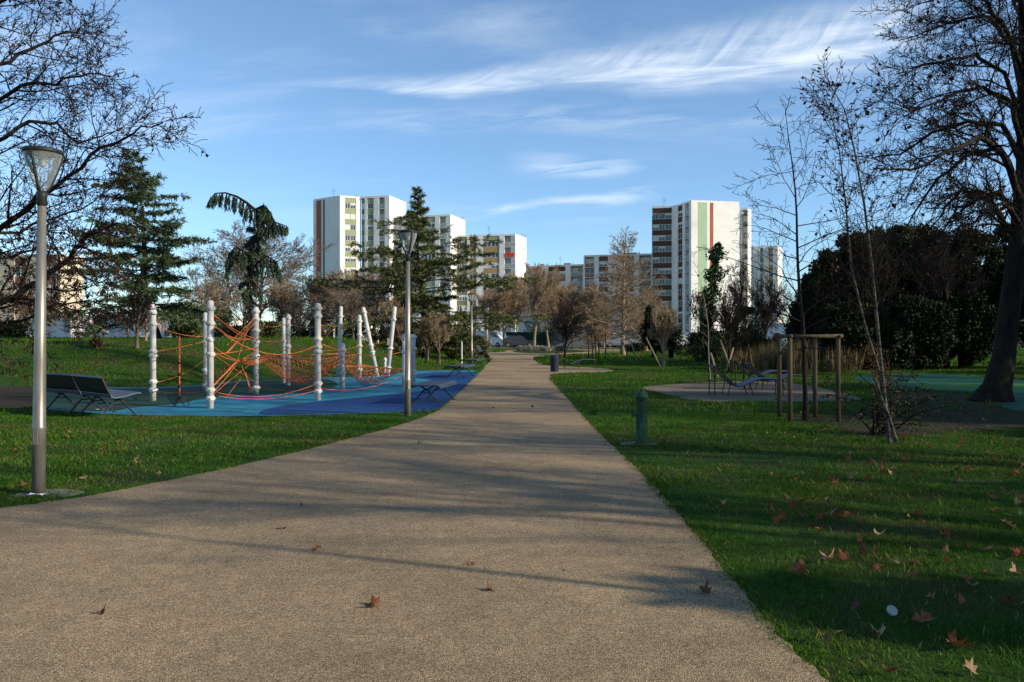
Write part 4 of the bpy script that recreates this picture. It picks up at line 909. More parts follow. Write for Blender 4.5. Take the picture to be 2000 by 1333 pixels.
building('apartment_block', 'linking block one step higher, brick-coloured panels, beside the chocolate-banded tower', [
    (bp(1140, 216), bp(1274, 211), [(2, 'wall'), (19, 'balc', 'p_rust'), (9, 'wall'), (18, 'win', 'p_brown'), (16, 'wall'), (34, 'win', 'p_rust'), (10, 'wall'), (23, 'balc', 'p_dgreen'), (2, 'wall')])], zF, 6, LG, roofbits=3)
zG = 33.6
building('tower_block', 'right tower with chocolate bands on the shaded side and pale green and red stripes', [
    (bp(1273, dz(zG, 404)), bp(1313, dz(zG, 402.5)), [(1, 'wall'), (38, 'win', 'p_brown'), (1, 'wall')]),
    (bp(1313, dz(zG, 402.5)), bp(1324, dz(zG, 400)), [(1, 'wall')]),
    (bp(1324, dz(zG, 400)), bp(1350, dz(zG, 391)), [(9, 'win', 'p_brown'), (5, 'wall'), (12, 'balc', 'parapet')]),
    (bp(1350, dz(zG, 391)), bp(1444, dz(zG, 394.5)), [(13, 'wall'), (18, 'stripe', 'st_green'), (5, 'wall'), (7, 'stripe', 'st_red'), (51, 'wall')])], zG, 7, 'right tower group', roofbits=2)
building('tower_block', 'narrow white block with a stack of balconies right of the striped end wall', [
    (bp(1445, 203), bp(1461, 201), [(4, 'wall'), (10, 'balc', 'parapet'), (2, 'wall')])], 1.7+245*202/F, 8, 'right tower group', roofbits=0)
building('tower_block', 'distant white block with ochre windows at the right end of the towers', [
    (bp(1461, 226), bp(1471, 225), [(1, 'wall'), (6, 'balc', 'parapet'), (2, 'wall')]), (bp(1471, 225), bp(1502, 224), [(14, 'wall'), (6, 'win', 'p_dgreen'), (12, 'wall')]),
    (bp(1502, 224), bp(1519, 222), [(15, 'win', 'p_ochre'), (2, 'wall')]), (bp(1519, 222), bp(1528, 232), [(1, 'wall')])], 1.7+171*224/F, 9, 'right tower group', roofbits=1)
# beige block and white hall on the left
building('apartment_block', 'old beige block with pale windows behind the oak at the left edge', [
    (bp(-120, 124), bp(118, 120), [(4, 'wall'), (10, 'win', 'p_rust'), (20, 'wall'), (10, 'win', 'p_rust'), (24, 'wall'), (10, 'win', 'p_rust'), (16, 'wall'), (10, 'win', 'p_rust'), (4, 'wall')]),
    (bp(118, 120), bp(163, 124), [(1, 'wall')])], 1.7+154*121/F, 10, None, 'beige', roofbits=0, zs=2.9)
def lowhall(name, label, px0, px1, D0, D1, zt, seed, m='bwall', nwin=5, dep_=7, openings=True, fascia=None):
    a = Vector(bp(px0, D0)); b = Vector(bp(px1, D1)); u = b-a; Lg = u.length; rz = math.atan2(u.y, u.x)
    root = thing(name, label, 'building', (a.x, a.y, 0), rz); mb = MB()
    mb.box(0, Lg, 0, dep_, -.2, zt); mb.build('wall', M[m], root)
    MB().box(-.12, Lg+.12, -.12, dep_+.12, zt, zt+.16).build('roof', M['bwall2'], root)
    for i in range(nwin):
        x = Lg*(i+.5)/nwin-.6; put('window', winmesh(1.3, 1.0, i % 3), root, x, -.06, zt-1.5, 0)
    if fascia: MB().box(.1, Lg-.1, -.25, -.125, zt-.9, zt+.1).build('fascia', M[fascia], root)
    for i in range(int(Lg/3)):
        MB().tube([(1+i*3, -.07, .1), (1+i*3, -.07, zt)], .04, 5).build('downpipe', M['frame'], root)
    return root
lowhall('hall', 'long low white hall behind the mound, seen under the oak branches', 141, 440, 66, 66, 2.9, 1, nwin=7)
lowhall('hall', 'grey-white gable wall of a hall behind the mound near the lamp head', 52, 138, 64, 60, 2.95, 2, 'bwall2', nwin=0)
lowhall('pavilion', 'small white pavilion behind the leaning playground poles', 632, 718, 77, 77, 2.6, 3, nwin=2)
lowhall('shop', 'low shop with red fascia under the striped end wall', 1350, 1380, 160, 160, 1.9, 4, nwin=1, fascia='red')
lowhall('pavilion', 'white pavilion half hidden behind the dark thicket', 1535, 1600, 80, 80, 2.6, 5, nwin=2)
# ---------------------------------------------------------------- lamps
def make_lamp():
    r = thing('street_lamp', 'x', 'lamp', (0, 0, 0), 0, 'park lamps along the path'); Hh = 3.75
    MB().lathe([(.066, -.02), (.066, .7), (.068, .71), (.068, .74), (.062, .75), (.058, 1.4), (.041, Hh-.60)], 20).build('pole', M['steel'], r, True)
    MB().lathe([(.041, Hh-.62), (.052, Hh-.60), (.048, Hh-.52), (.06, Hh-.47), (.03, Hh-.46)], 16).build('collar', M['darkmetal'], r, True)
    prof = [(.045, Hh-.46), (.075, Hh-.40), (.12, Hh-.28), (.165, Hh-.14), (.185, Hh-.04), (.185, Hh-.035)]
    g_ = MB(); n = 28
    for R_, z in prof:
        for j in range(n): a = 2*PI*j/n; g_.v.append((R_*math.cos(a), R_*math.sin(a), z))
    for i in range(len(prof)-1):
        for j in range(n): g_.f.append((i*n+j, i*n+(j+1) % n, (i+1)*n+(j+1) % n, (i+1)*n+j)); g_.m.append(0)
    h = thing('lamp_head', None, None); h.parent = r
    g_.build('bowl', M['lampglass'], h, True)
    MB().lathe([(.188, Hh-.05), (.195, Hh-.045), (.195, Hh-.012), (.17, Hh), (.02, Hh+.008), (.0, Hh+.008)], 28).build('cap', M['darkmetal'], h, True)
    for k in range(3):
        a = k*2*PI/3+.5; c, s_ = math.cos(a), math.sin(a)
        MB().tube([(c*R_*1.03, s_*R_*1.03, z) for R_, z in prof[:-1]], [.02, .017, .014, .012, .011], 6).build('arm', M['darkmetal'], h, True)
    MB().lathe([(.0, Hh-.2), (.03, Hh-.19), (.05, Hh-.06), (.12, Hh-.055), (.12, Hh-.05), (0, Hh-.05)], 14).build('reflector', M['frame'], h, True)
    MB().lathe([(.016, -.01), (.016, .012), (0, .014)], 8, c=(0, 0, 0)).build('bolt', M['darkmetal'], r)
    d_ = MB().box(-.028, .028, -.072, -.06, .55, .72, bev=.004); d_.build('service_door', M['steel'], r)
    return r
L0 = make_lamp()
lamps = [((75, 966), 290, 'nearest park lamp with glass bowl, at the left frame edge', .7), ((796, 813), 450, 'park lamp between the playground and the path', .2), ((921, 712), 573, 'third park lamp with small dark head beside the far backless bench', 0), ((951, 694), 600, 'farthest park lamp, beside the reclined bench', 0)]
for i, (b_, yt, lab, lean) in enumerate(lamps):
    p = at(*b_); Hh = (b_[1]-yt)*p.y/F; o = L0 if i == 0 else copytree(L0)
    o.location = p; o.scale = (1 if i < 2 else 1.1, 1 if i < 2 else 1.1, Hh/3.76); o['label'] = lab; o.rotation_euler = (0, rad(lean), i*.6)
sl = thing('lamp_footing', 'cracked concrete footing slab under the nearest lamp', 'slab', at(85, 968)+Vector((0, 0, 0)))
MB().prism([(-.30, -.10), (.30, -.14), (.34, .16), (.05, .30), (-.28, .24)], -.05, .012).build('slab', M['concrete'], sl)
pp = thing('post', 'thin short white post on the lawn left of the third lamp', 'post', at(902, 718))
MB().lathe([(.03, 0), (.03, 1.28), (.0, 1.3)], 8).build('shaft', M['frame'], pp)
# ---------------------------------------------------------------- benches
def slatprofile(prof, L_, th, m, name, parent, perf=False):
    mb = MB(); n = len(prof)
    for x in (-L_/2, L_/2):
        pass
    up = []; dn = []
    for i, (y, z) in enumerate(prof):
        a = prof[max(0, i-1)]; b = prof[min(n-1, i+1)]; t = Vector((b[0]-a[0], b[1]-a[1])).normalized(); nn_ = Vector((-t.y, t.x))*th*.5
        up.append((y+nn_.x, z+nn_.y)); dn.append((y-nn_.x, z-nn_.y))
    loop = up+dn[::-1]; k = len(loop); vs = [(-L_/2, y, z) for y, z in loop]+[(L_/2, y, z) for y, z in loop]
    fs = [(i, (i+1) % k, k+(i+1) % k, k+i) for i in range(k)]
    for i in range(n-1): fs.append((i, k-1-i, k-2-i, i+1)); fs.append((k+i, k+i+1, 2*k-2-i, 2*k-1-i))
    mb.add(vs, fs); return mb.build(name, m, parent)
def make_bench(back):
    r = thing('bench', 'x', 'bench')
    if back:
        slatprofile([(-.24, .47), (-.22, .41), (-.12, .395), (.05, .42), (.22, .46), (.33, .475), (.36, .455)], 1.42, .024, M['lounge'], 'seat', r)
        slatprofile([(-.46, .80), (-.44, .83), (-.415, .82), (-.36, .70), (-.30, .56), (-.25, .48)], 1.42, .024, M['benchmetal'], 'backrest', r)
    else:
        slatprofile([(-.40, .38), (-.38, .43), (-.33, .455), (-.1, .45), (.1, .45), (.33, .455), (.38, .43), (.40, .38)], 1.9, .024, M['benchmetal'], 'seat', r)
    L_ = 1.42 if back else 1.9
    for s_ in (-1, 1):
        x = s_*(L_/2-.22)
        f = MB(); f.tube([(x, -.36, 0), (x, -.05, .33), (x, .12, .42)], .019, 8); f.box(x-.025, x+.025, -.40, -.32, 0, .012); f.build('leg', M['benchmetal'], r)
        f = MB(); f.tube([(x, .36, 0), (x, .05, .33), (x, -.22, .43)], .019, 8); f.box(x-.025, x+.025, .32, .40, 0, .012); f.build('leg', M['benchmetal'], r)
        MB().tube([(x, -.12, .27), (x, .12, .27)], .014, 6).build('brace', M['benchmetal'], r)
    return r
Bk = make_bench(True); Bf = make_bench(False)
for i, (x, y, a, lab) in enumerate(((-8.35, 16.45, -40, 'dark metal bench with high back, the nearer of the pair on the dark rubber'), (-9.55, 17.35, -33, 'dark metal bench with high back, the farther of the pair beside the nearest lamp'),
                                   (at(944, 699).x, at(944, 699).y, -100, 'far metal bench with tilted back on the lawn by the path'))):
    o = Bk if i == 0 else copytree(Bk); o.location = (x, y, .02); o.rotation_euler = (0, 0, rad(a)); o['label'] = lab; o['group'] = 'metal benches with backs'
for i, (px, py, a, lab) in enumerate(((842, 790, 82, 'nearest flat backless metal bench on the navy rubber, beside the second lamp'), (897, 739, 80, 'middle flat backless metal bench at the far corner of the blue rubber'), (922, 722, 80, 'flat backless metal bench at the foot of the third lamp'))):
    p = at(px, py); o = Bf if i == 0 else copytree(Bf); o.location = (p.x, p.y+.5, .02); o.rotation_euler = (0, 0, rad(a)); o['label'] = lab; o['group'] = 'flat metal benches'
# ---------------------------------------------------------------- loungers
def make_lounger():
    r = thing('sun_lounger', 'x', 'lounger'); W = .60
    def strip(prof, name, m):
        o = slatprofile([(x, z) for x, z in prof], W, .022, m, name, r); o.rotation_euler = (0, 0, -PI/2); return o
    strip([(-.95, .78), (-.93, .76), (-.55, .40), (-.36, .25), (-.30, .235)], 'backrest', M['benchmetal'])
    strip([(-.29, .235), (-.22, .25), (.0, .33), (.24, .43), (.32, .445), (.95, .425)], 'seat', M['lounge'])
    for y in (-W/2+.03, W/2-.03):
        MB().tube([(-.96, y, 0), (-.97, y, .60), (-1.0, y, .78), (-.92, y, .80)], .016, 7).build('arm_post', M['darkmetal'], r)
        MB().tube([(-.60, y, 0), (-.52, y, .36)], .013, 6).build('leg', M['darkmetal'], r)
        MB().tube([(.10, y, 0), (.0, y, .33)], .013, 6).build('leg', M['darkmetal'], r)
        MB().tube([(.92, y, 0), (.92, y, .42)], .014, 6).build('leg', M['darkmetal'], r)
        MB().tube([(-.93, y, .76), (-.36, y, .24), (-.22, y, .24), (.26, y, .42), (.94, y, .41)], .014, 6).build('side_rail', M['darkmetal'], r)
    MB().tube([(-.93, -W/2, .80), (-.93, W/2, .80)], .016, 7).build('head_bar', M['lounge'], r)
    return r
Lg0 = make_lounger()
for i, (px, py, a, s_, lab) in enumerate(((1462, 773, 2, 1.0, 'nearest slate metal lounger on the grit circle, behind the post guard'), (1525, 763, 1, 1.0, 'middle slate lounger, partly behind the wooden posts'), (1492, 752, 0, 1.0, 'farthest of the three slate loungers on the grit circle'), (1127, 721, 2, 1.0, 'distant pale lounger on the small grit strip behind the litter bin'))):
    o = Lg0 if i == 0 else copytree(Lg0); p = at(px, py); o.location = (p.x, p.y+.2, .016); o.rotation_euler = (0, 0, rad(a)); o['label'] = lab; o['group'] = 'metal sun loungers'
# ---------------------------------------------------------------- water post
hy = thing('water_post', 'green cast iron water post standing alone at the right edge of the path', 'hydrant', at(1253, 868))
MB().prism([(-.34, -.06), (.20, -.16), (.26, .10), (.0, .22), (-.30, .16)], -.05, .014).build('footing', M['concrete'], hy)
MB().lathe([(.098, .0), (.102, .02), (.094, .06), (.090, .30), (.087, .70), (.098, .71), (.104, .725), (.104, .745), (.098, .76), (.085, .785), (.055, .81), (.03, .822), (.0, .826)], 24).build('body', M['hydrant'], hy, True)
MB().lathe([(.0, -.02), (.022, -.018), (.026, 0), (.018, .02), (0, .024)], 10, c=(0, 0, .838)).build('finial', M['hydrant'], hy, True)
MB().tube([(-.08, -.02, .45), (-.125, -.03, .45), (-.145, -.035, .435), (-.15, -.035, .41)], [.018, .016, .016, .014], 8).build('spout', M['hydrant'], hy, True)
MB().lathe([(.0, 0), (.03, .002), (.03, .02), (0, .024)], 10, c=(-.02, -.095, .62)).build('push_knob', M['hydrant'], hy, True)
MB().box(-.05, .05, -.105, -.085, .06, .34, bev=.01).build('access_plate', M['hydrant'], hy)
# ---------------------------------------------------------------- litter bin
bn = thing('litter_bin', 'dark navy upright litter bin at the corner of the small grit strip', 'bin', at(1083, 727))
MB().lathe([(.165, .03), (.175, .06), (.178, .60), (.185, .61), (.185, .66), (.165, .665), (.165, .60), (.0, .60)], 20).build('body', M['navyplastic'], bn, True)
MB().lathe([(.19, .68), (.19, .72), (.12, .75), (0, .755)], 20).build('lid', M['navyplastic'], bn, True)
for a in range(4): MB().tube([(math.cos(a*PI/2)*.17, math.sin(a*PI/2)*.17, 0), (math.cos(a*PI/2)*.17, math.sin(a*PI/2)*.17, .70)], .012, 6).build('upright', M['darkmetal'], bn)
# ---------------------------------------------------------------- wooden post guard
gd = thing('post_guard', 'square wooden guard of four posts with top rails round the young tree', 'guard', (T13.x, T13.y, 0))
h2 = .44; hgt = 1.64; gc = []
for (x, y) in ((-h2, -.10), (-h2+.14, h2*1.0+.2), (h2, h2*1.0+.2), (h2+.11, -.10)):
    gc.append((x, y))
corners = [(-.42, -.34), (.50, -.34), (.38, .50), (-.34, .50)]
for (x, y) in corners: MB().lathe([(.046, -.05), (.045, .8), (.042, hgt-.04), (.03, hgt-.03)], 10, c=(x, y, 0)).build('post', M['wood'], gd, True)
for i in range(4):
    a, b = corners[i], corners[(i+1) % 4]; v = Vector((b[0]-a[0], b[1]-a[1])).normalized()*.09; zz = hgt+(.0 if i % 2 else .004)
    MB().tube([(a[0]-v.x, a[1]-v.y, zz), (b[0]+v.x, b[1]+v.y, zz+.01)], .036, 9).build('rail', M['wood'], gd, True)
MB().tube([(-.42, -.1, 1.40), (-.02, .02, 1.38), (.04, .05, 1.42), (.50, -.1, 1.41)], .012, 5).build('tie_strap', M['darkmetal'], gd)
# second, distant guard
g2 = copytree(gd, None, at(1165, 703), .3, 'distant wooden post guard beside a dark sapling right of the litter bin')
gd['group'] = g2['group'] = 'wooden post guards'
# slanted stakes by the young trees
def stake(a, b, D, lab, m='barkpale'):
    p0 = at(*a); o = thing('tree_stake', lab, 'stake', p0, 0, 'slanted tree stakes'); q_ = Vector(((b[0]-XC)*D/F, D, hz(b[1], D)))-p0
    MB().tube([Vector((0, 0, -.05)), q_], [.045, .036], 8).build('pole', M[m], o, True)
M['stakewood'] = mat('stake_wood', (.17, .135, .09), (.26, .21, .145), 6, .8, 5, stretch=(3, 3, .4))
for a, b, lab in (((1246, 711), (1231, 664), 'pale slanted stake right of the tall tan tree trunk'), ((1231, 711), (1214, 660), 'slanted stake left of the tall tan tree trunk'), ((1303, 716), (1288, 662), 'pale slanted stake right of the sapling below the dark yews'), ((1291, 718), (1262, 660), 'slanted stake left of the sapling below the dark yews'),
                  ((1403, 738), (1388, 690), 'pale slanted stake leaning behind the nearest lounger back'), ((1430, 728), (1407, 665), 'pale slanted stake standing alone behind the loungers'), ((1417, 728), (1432, 680), 'dull slanted stake crossing the pale one behind the loungers')):
    stake(a, b, at(*a).y+.6, lab, 'stakewood')
bareround('pale multi-stem sapling held by two slanted stakes below the dark yews', 1296, 41, 590, 28, 160, 'barktan', 'twigtan', group='staked saplings', hfac=.55)
tree('y2', 'very thin pale upright sapling behind the nearest lounger', 'tree', at(1387, 742), 161, 4.4, .028, dict(young, n=[14, 5, 3]), M['stakewood'], M['twiggrey'], lambda t: 1-t*.6, group='staked saplings', name='young_tree')
bareround('young twiggy tree between the slanted stakes behind the loungers', 1423, 35.5, 575, 38, 162, 'barkdk', 'twigdk', group='staked saplings', hfac=.55)
tree('y3', 'thin dark sapling between the distant guard posts', 'tree', at(1165, 703), 163, 4.0, .045, dict(young, n=[16, 6, 3]), M['barkdk'], M['twigdk'], lambda t: 1-t*.6, group='staked saplings', name='young_tree')
bareround('dark multi-stem bare bush behind the litter bin', 1102, 47, 600, 36, 164, 'barkdk', 'twigdk', hfac=.4)
# red-orange round panel
rp = thing('round_sign', 'round orange-red panel on a post in front of the dark thicket', 'panel', at(1518, 712))
zc = hz(660, 44); p = rp.location
MB().tube([(0, .05, 0), (0, .05, zc)], .04, 8).build('post', M['darkmetal'], rp)
MB().lathe([(0, -.02), (.27, -.02), (.28, 0), (.27, .02), (0, .02)], 24).build('disc', M['orange'], rp).matrix_local = Matrix.Translation((0, 0, zc)) @ Matrix.Rotation(PI/2, 4, 'X')
# ---------------------------------------------------------------- rope playground
RP = thing('climbing_structure', 'rope climbing structure of white collared poles and orange nets on blue rubber', 'playground', (-7, 21, 0))
RO = Vector((-7, 21, 0))
def pole(px, py, top, w, collars, lean=None, D=None):
    b = at(px, py); D = b.y; Hh = (py-top)*D/F; r_ = w*D/F/2
    t = Vector((0, 0, Hh)) if lean is None else Vector(((lean-px)*D/F, 0, Hh)); b0 = b-RO; b0.z = .02
    u = t.normalized(); mb = MB(); mb.tube([b0-u*.1, b0+t*.985, b0+t], [r_, r_, r_*.8], 18); o = mb.build('pole', M['white'], RP, True)
    for z in collars:
        c = MB(); q_ = b0+t*z
        c.tube([q_-u*.055, q_-u*.03, q_+u*.03, q_+u*.055], [r_*1.1, r_*1.34, r_*1.34, r_*1.1], 14)
        for k in range(4):
            a = k*PI/2+.4; e = Vector((math.cos(a), math.sin(a), 0)); c.tube([q_+e*r_*1.2, q_+e*(r_*1.34+.02)], .017, 6)
        c.build('collar', M['white'], o)
    cp = MB(); cp.tube([b0+t, b0+t+u*.015], [r_*.8, r_*.3], 12); cp.build('cap', M['white'], o)
    return b0, t
POL = {}
spec = {'1': (299, 785, 597, 11, (.115, .2, .47, .515, .80, .92)), '2': (401, 762, 613, 8, (.05, .25, .62, .9)), '3': (411, 799, 590, 12.5, (.09, .17, .50, .64, .79, .93)), '4': (500, 771, 602, 10.5, (.07, .44, .6, .73, .86, .95)),
        '5': (554, 750, 623, 7, (.3, .65)), '6': (563, 754, 616, 8, (.4, .55, .72, .85, .95)), '7': (621, 783, 595, 11.5, (.09, .17, .5, .55, .63, .87, .95)), '8': (669, 762, 673, 9.5, (.35, .86)), '9': (702, 738, 617, 8, (.12, .5, .68, .9)),
        '12': (789, 768, 655, 7.5, (.3, .7, .93)), '13': (806, 754, 655, 11, (.22, .28, .72, .95)), '14': (752, 731, 700, 5, (.4, .85))}
for k, (px, py, tp, wd, co) in spec.items(): POL[k] = pole(px, py, tp, wd, co)
POL['8b'] = pole(660, 737, 600, 7.5, (.30, .86), 666); POL['10'] = pole(737, 736, 602, 8, (.35, .45, .93), 709); POL['11'] = pole(757, 736, 601, 8, (.12, .4, .82), 771)
def pt(k, z):
    b, t = POL[k]; return b+t*(z/t.z)
def rope(a, b, sag, r_=.009, n=8, nm='rope', out=None):
    pts = []
    for i in range(n+1):
        s_ = i/n; p = a.lerp(b, s_); p = Vector((p.x, p.y, p.z-sag*4*s_*(1-s_))); pts.append(p)
    m = out or MB(); m.tube(pts, r_, 5, cap=False)
    if out is None: m.build(nm, M['orange'], RP, True)
# single ropes
for a, za, b, zb, sg in (('1', 1.22, '2', 1.45, .02), ('1', 1.18, '3', 1.2, .0), ('3', 1.2, '4', 1.28, .02), ('1', .45, '2', .9, .12), ('1', .25, '3', .40, .06), ('1', 1.9, '2', 1.6, .10), ('4', 1.95, '6', 2.05, .12), ('6', 2.0, '7', 1.85, .05), ('7', 1.9, '8b', 1.95, .0), ('8b', 1.9, '9', 2.05, .05),
                         ('3', 2.2, '4', 1.45, .12), ('3', 1.95, '4', 1.6, .22), ('4', 1.55, '7', 1.25, .10), ('4', 1.3, '7', 1.25, .05), ('6', 1.4, '7', 1.3, .05), ('6', 1.0, '7', 1.5, .08), ('7', 1.45, '13', 1.2, .28), ('7', 1.25, '9', 1.2, .06), ('9', 1.2, '12', 1.3, .14), ('7', 2.0, '8', .95, .05),
                         ('3', .38, '7', .42, .22), ('3', .25, '4', .95, -.02), ('4', .25, '7', .3, .12), ('7', .3, '12', .5, .20), ('8', .3, '12', .45, .12), ('7', .95, '8', .25, .12), ('3', .3, '7', .25, .16), ('9', .3, '13', .5, .12), ('4', .3, '3', 1.25, .0), ('10', 1.3, '11', 1.4, .05), ('11', 2.3, '12', 1.3, .03), ('6', .5, '8', .3, .05)):
    rope(pt(a, za), pt(b, zb), sg, .0065 if za < .5 else .009)
def net(c, nu, nv, sag, r_=.0075, power=1.0, name='net'):
    m = MB()
    def P_(u, v):
        p = (c[0]*(1-u)+c[1]*u)*(1-v)+(c[3]*(1-u)+c[2]*u)*v
        return Vector((p.x, p.y, p.z-sag*(16*u*(1-u)*v*(1-v))**power))
    for i in range(nu+1):
        m.tube([P_(i/nu, j/(nv*2)) for j in range(nv*2+1)], r_*(1.7 if i in (0, nu) else 1), 4, cap=False)
    for j in range(nv+1):
        m.tube([P_(i/(nu*2), j/nv) for i in range(nu*2+1)], r_*(1.7 if j in (0, nv) else 1), 4, cap=False)
    m.build(name, M['orange'], RP)
cmid = at(466, 705, .98)-RO; cmid = Vector(((466-XC)*20.8/F, 20.8, hz(705, 20.8)))-RO
# bowl between poles 4, 7, 8, 6
net([pt('4', 1.05), pt('7', 1.0), pt('8', 1.0), pt('6', 1.0)], 16, 14, .76, power=.6)
# twisted net: low edge between poles 3 and 2, closing at the middle knot, opening again up to poles
net([pt('3', .42), pt('2', .42), cmid+Vector((0, .25, .04)), cmid+Vector((0, -.15, 0))], 8, 9, .10)
net([cmid+Vector((0, -.15, 0)), cmid+Vector((0, .25, .04)), pt('6', .95)*.55+pt('4', 1.0)*.45, pt('4', .9)], 7, 8, .14)
for a, za in (('3', 1.3), ('3', 1.45), ('3', .3), ('4', 2.2), ('4', 2.05), ('2', 1.3)): rope(pt(a, za), cmid if za < 2 else pt('3', 1.3).lerp(cmid, .45), .05)
rope(pt('3', 2.15), pt('6', 1.5), .3); rope(pt('3', 1.9), pt('7', 1.4), .45); rope(pt('4', 2.15), cmid+Vector((-.3, 0, .4)), 0); rope(pt('4', 1.2), cmid, .02)
# right-hand bowl between 7, 12, 13, 9
net([pt('7', .95)*.7+pt('12', .55)*.3, pt('12', .6)*.62+pt('13', .6)*.38, pt('9', .45)*.5+pt('11', .3)*.5, pt('8', .85)], 14, 12, .50, power=.7)
net([pt('8', 1.0), pt('9', .9), pt('8b', .9), pt('6', .95)], 8, 7, .45, power=.7)
# hanging strands
for (a, b) in (((485, 640), (470, 708)), ((470, 740), (448, 795)), ((472, 715), (500, 765)), ((480, 728), (496, 768))):
    D = 20.8; rope(Vector(((a[0]-XC)*D/F, D, hz(a[1], D)))-RO, Vector(((b[0]-XC)*D/F, D-.3, max(.03, hz(b[1], D-.3))))-RO, .0)
# climbing rope with black rings
D = 20.6; cx = (350.5-XC)*D/F; cr = MB(); cr.tube([(cx, D, 1.62), (cx, D, .03)], .022, 8)
o = cr.build('climbing_rope', M['orange'], RP, True); o.location = -RO
for py in (709, 732, 755, 778):
    z = hz(py, D); k = MB().lathe([(.02, -.03), (.05, -.028), (.05, .028), (.02, .03)], 12, c=(cx, D, z)); kk = k.build('rung', M['darkmetal'], o, True)
# toddler play frame behind
tf = thing('toddler_playground', 'small play frame with white posts, wooden beams and a red panel behind the rope nets', 'playground', at(725, 694)); TD = tf.location.y
def tl(px, py): return Vector(((px-XC)*TD/F, TD, hz(py, TD)))-tf.location
for px, w_, m_, yt in ((683, 5, 'white', 655), (737, 6, 'white', 658), (759, 5, 'white', 655), (725, 3, 'wood', 652), (742, 3, 'wood', 655), (772, 4, 'wood', 655), (781, 4, 'wood', 657)):
    q_ = tl(px, 694); t_ = tl(px, yt); h_ = w_*TD/F/2; MB().box(q_.x-h_, q_.x+h_, -h_, h_, 0, t_.z, bev=.02).build('post', M[m_], tf)
for a, b in (((722, 652), (782, 653)), ((735, 668), (782, 668)), ((735, 684), (782, 684))): MB().tube([tl(*a), tl(*b)], .05, 6).build('beam', M['wood'], tf)
pr = MB(); a = tl(686, 676); b = tl(707, 655); pr.prism([(a.x, -.06), (b.x, -.06), (b.x, .0), (a.x, .0)], a.z, b.z); pr.build('panel', M['red'], tf)
pr = MB(); a = tl(668, 690); b = tl(700, 683); pr.tube([(a.x, 0, .1), (b.x, 0, .1)], .12, 8); pr.build('spring_seat', M['red'], tf)
pw = MB(); a = tl(676, 694); b = tl(722, 640); pw.box(a.x, b.x, .6, .68, 0, b.z*.75); pw.build('board', M['white'], tf)
# ---------------------------------------------------------------- fence, vehicles, shelter
fn = thing('mesh_fence', 'dark green mesh fence behind the row of bare trees', 'fence', (*bp(985, 100), 0)); fl = (1092-985)*100/F
fb = MB(); fb.box(0, fl, 0, .03, .05, 1.9); fb.build('panel', M['fence'], fn)
for i in range(int(fl/2.5)+1): MB().box(i*2.5-.04, i*2.5+.04, -.045, .0, 0, 2.0).build('post', M['fence'], fn)
def vehicle(name, label, loc, rz, paint, prof, wins, ln, wd, wheels, group=None):
    r = thing(name, label, 'van' if name == 'van' else 'car', loc, rz, group); m = MB(); k = len(prof)
    vs = [(x, -wd/2+(.10 if z > .95 else 0), z) for x, z in prof]+[(x, wd/2-(.10 if z > .95 else 0), z) for x, z in prof]
    m.add(vs, [tuple(range(k)), tuple(reversed(range(k, 2*k)))]+[(i, k+i, k+(i+1) % k, (i+1) % k) for i in range(k)]); m.build('body', M[paint], r)
    for pl in wins:
        for s_ in (-1, 1):
            yw = s_*(wd/2-.06); q_ = MB(); q_.add([(x, s_*(wd/2-.10+.012), z) if z > .95 else (x, s_*(wd/2+.006), z) for x, z in pl], [tuple(range(len(pl)))]); q_.build('window', M['glass'], r)
    # windscreen
    for x in wheels:
        for s_ in (-1, 1):
            t = MB().lathe([(.0, -.1), (.30, -.1), (.32, -.06), (.32, .06), (.30, .1), (0, .1)], 18); o = t.build('wheel', M['tyre'], r); o.matrix_local = Matrix.Translation((x, s_*(wd/2-.08), .32)) @ Matrix.Rotation(PI/2, 4, 'X')
            h = MB().lathe([(0, -.112), (.18, -.108), (.19, -.09), (0, -.09)], 12); h2_ = h.build('rim', M['steel'], o); h2_.rotation_euler = (0 if s_ > 0 else PI, 0, 0) if s_ < 0 else (PI, 0, 0)
    for s_ in (-1, 1): MB().box(prof[-1][0]*0+max(p_[0] for p_ in prof)-.08, max(p_[0] for p_ in prof)+.01, s_*wd*.36-.12, s_*wd*.36+.12, .62, .76).build('headlight', M['frame'], r)
    return r
van = [(-2.5, .3), (2.4, .3), (2.5, .5), (2.45, .9), (1.9, 1.15), (1.25, 1.95), (1.05, 2.05), (-2.4, 2.05), (-2.5, 1.9)]
vehicle('van', 'white van parked at the left of the green fence', (*bp(960, 97), .02), rad(-35), 'carwhite', van, [[(1.7, 1.2), (1.15, 1.85), (.55, 1.85), (.55, 1.2)]], 5, 1.9, (-1.6, 1.6))
carp = [(-2.05, .28), (2.0, .28), (2.08, .5), (2.0, .78), (1.1, .93), (.45, 1.38), (.2, 1.44), (-1.1, 1.42), (-1.8, .98), (-2.1, .85)]
cw = [[(.95, .97), (.38, 1.33), (-.1, 1.35), (-.1, .97)], [(-.18, .97), (-.18, 1.35), (-1.02, 1.33), (-1.5, .98)]]
for px, D, rz, pa, lab in ((1012, 96, 5, 'cardark', 'dark parked car in front of the green fence'), (1148, 96, 175, 'cargrey', 'grey parked car under the shelter roof'), (1172, 98, 170, 'cardark', 'dark parked car right of the shelter'), (1208, 97, 8, 'cargrey', 'grey parked car behind the tall tan tree'), (1252, 99, 5, 'cargrey', 'grey parked car behind the yews'), (1330, 101, 0, 'carwhite', 'white parked car below the banded tower')):
    vehicle('parked_car', lab, (*bp(px, D), .02), rad(rz), pa, carp, cw, 4.1, 1.7, (-1.3, 1.3), 'cars parked beyond the park')
sh = thing('shelter', 'flat-roofed dark shelter behind the distant trees', 'shelter', (*bp(1112, 90), 0))
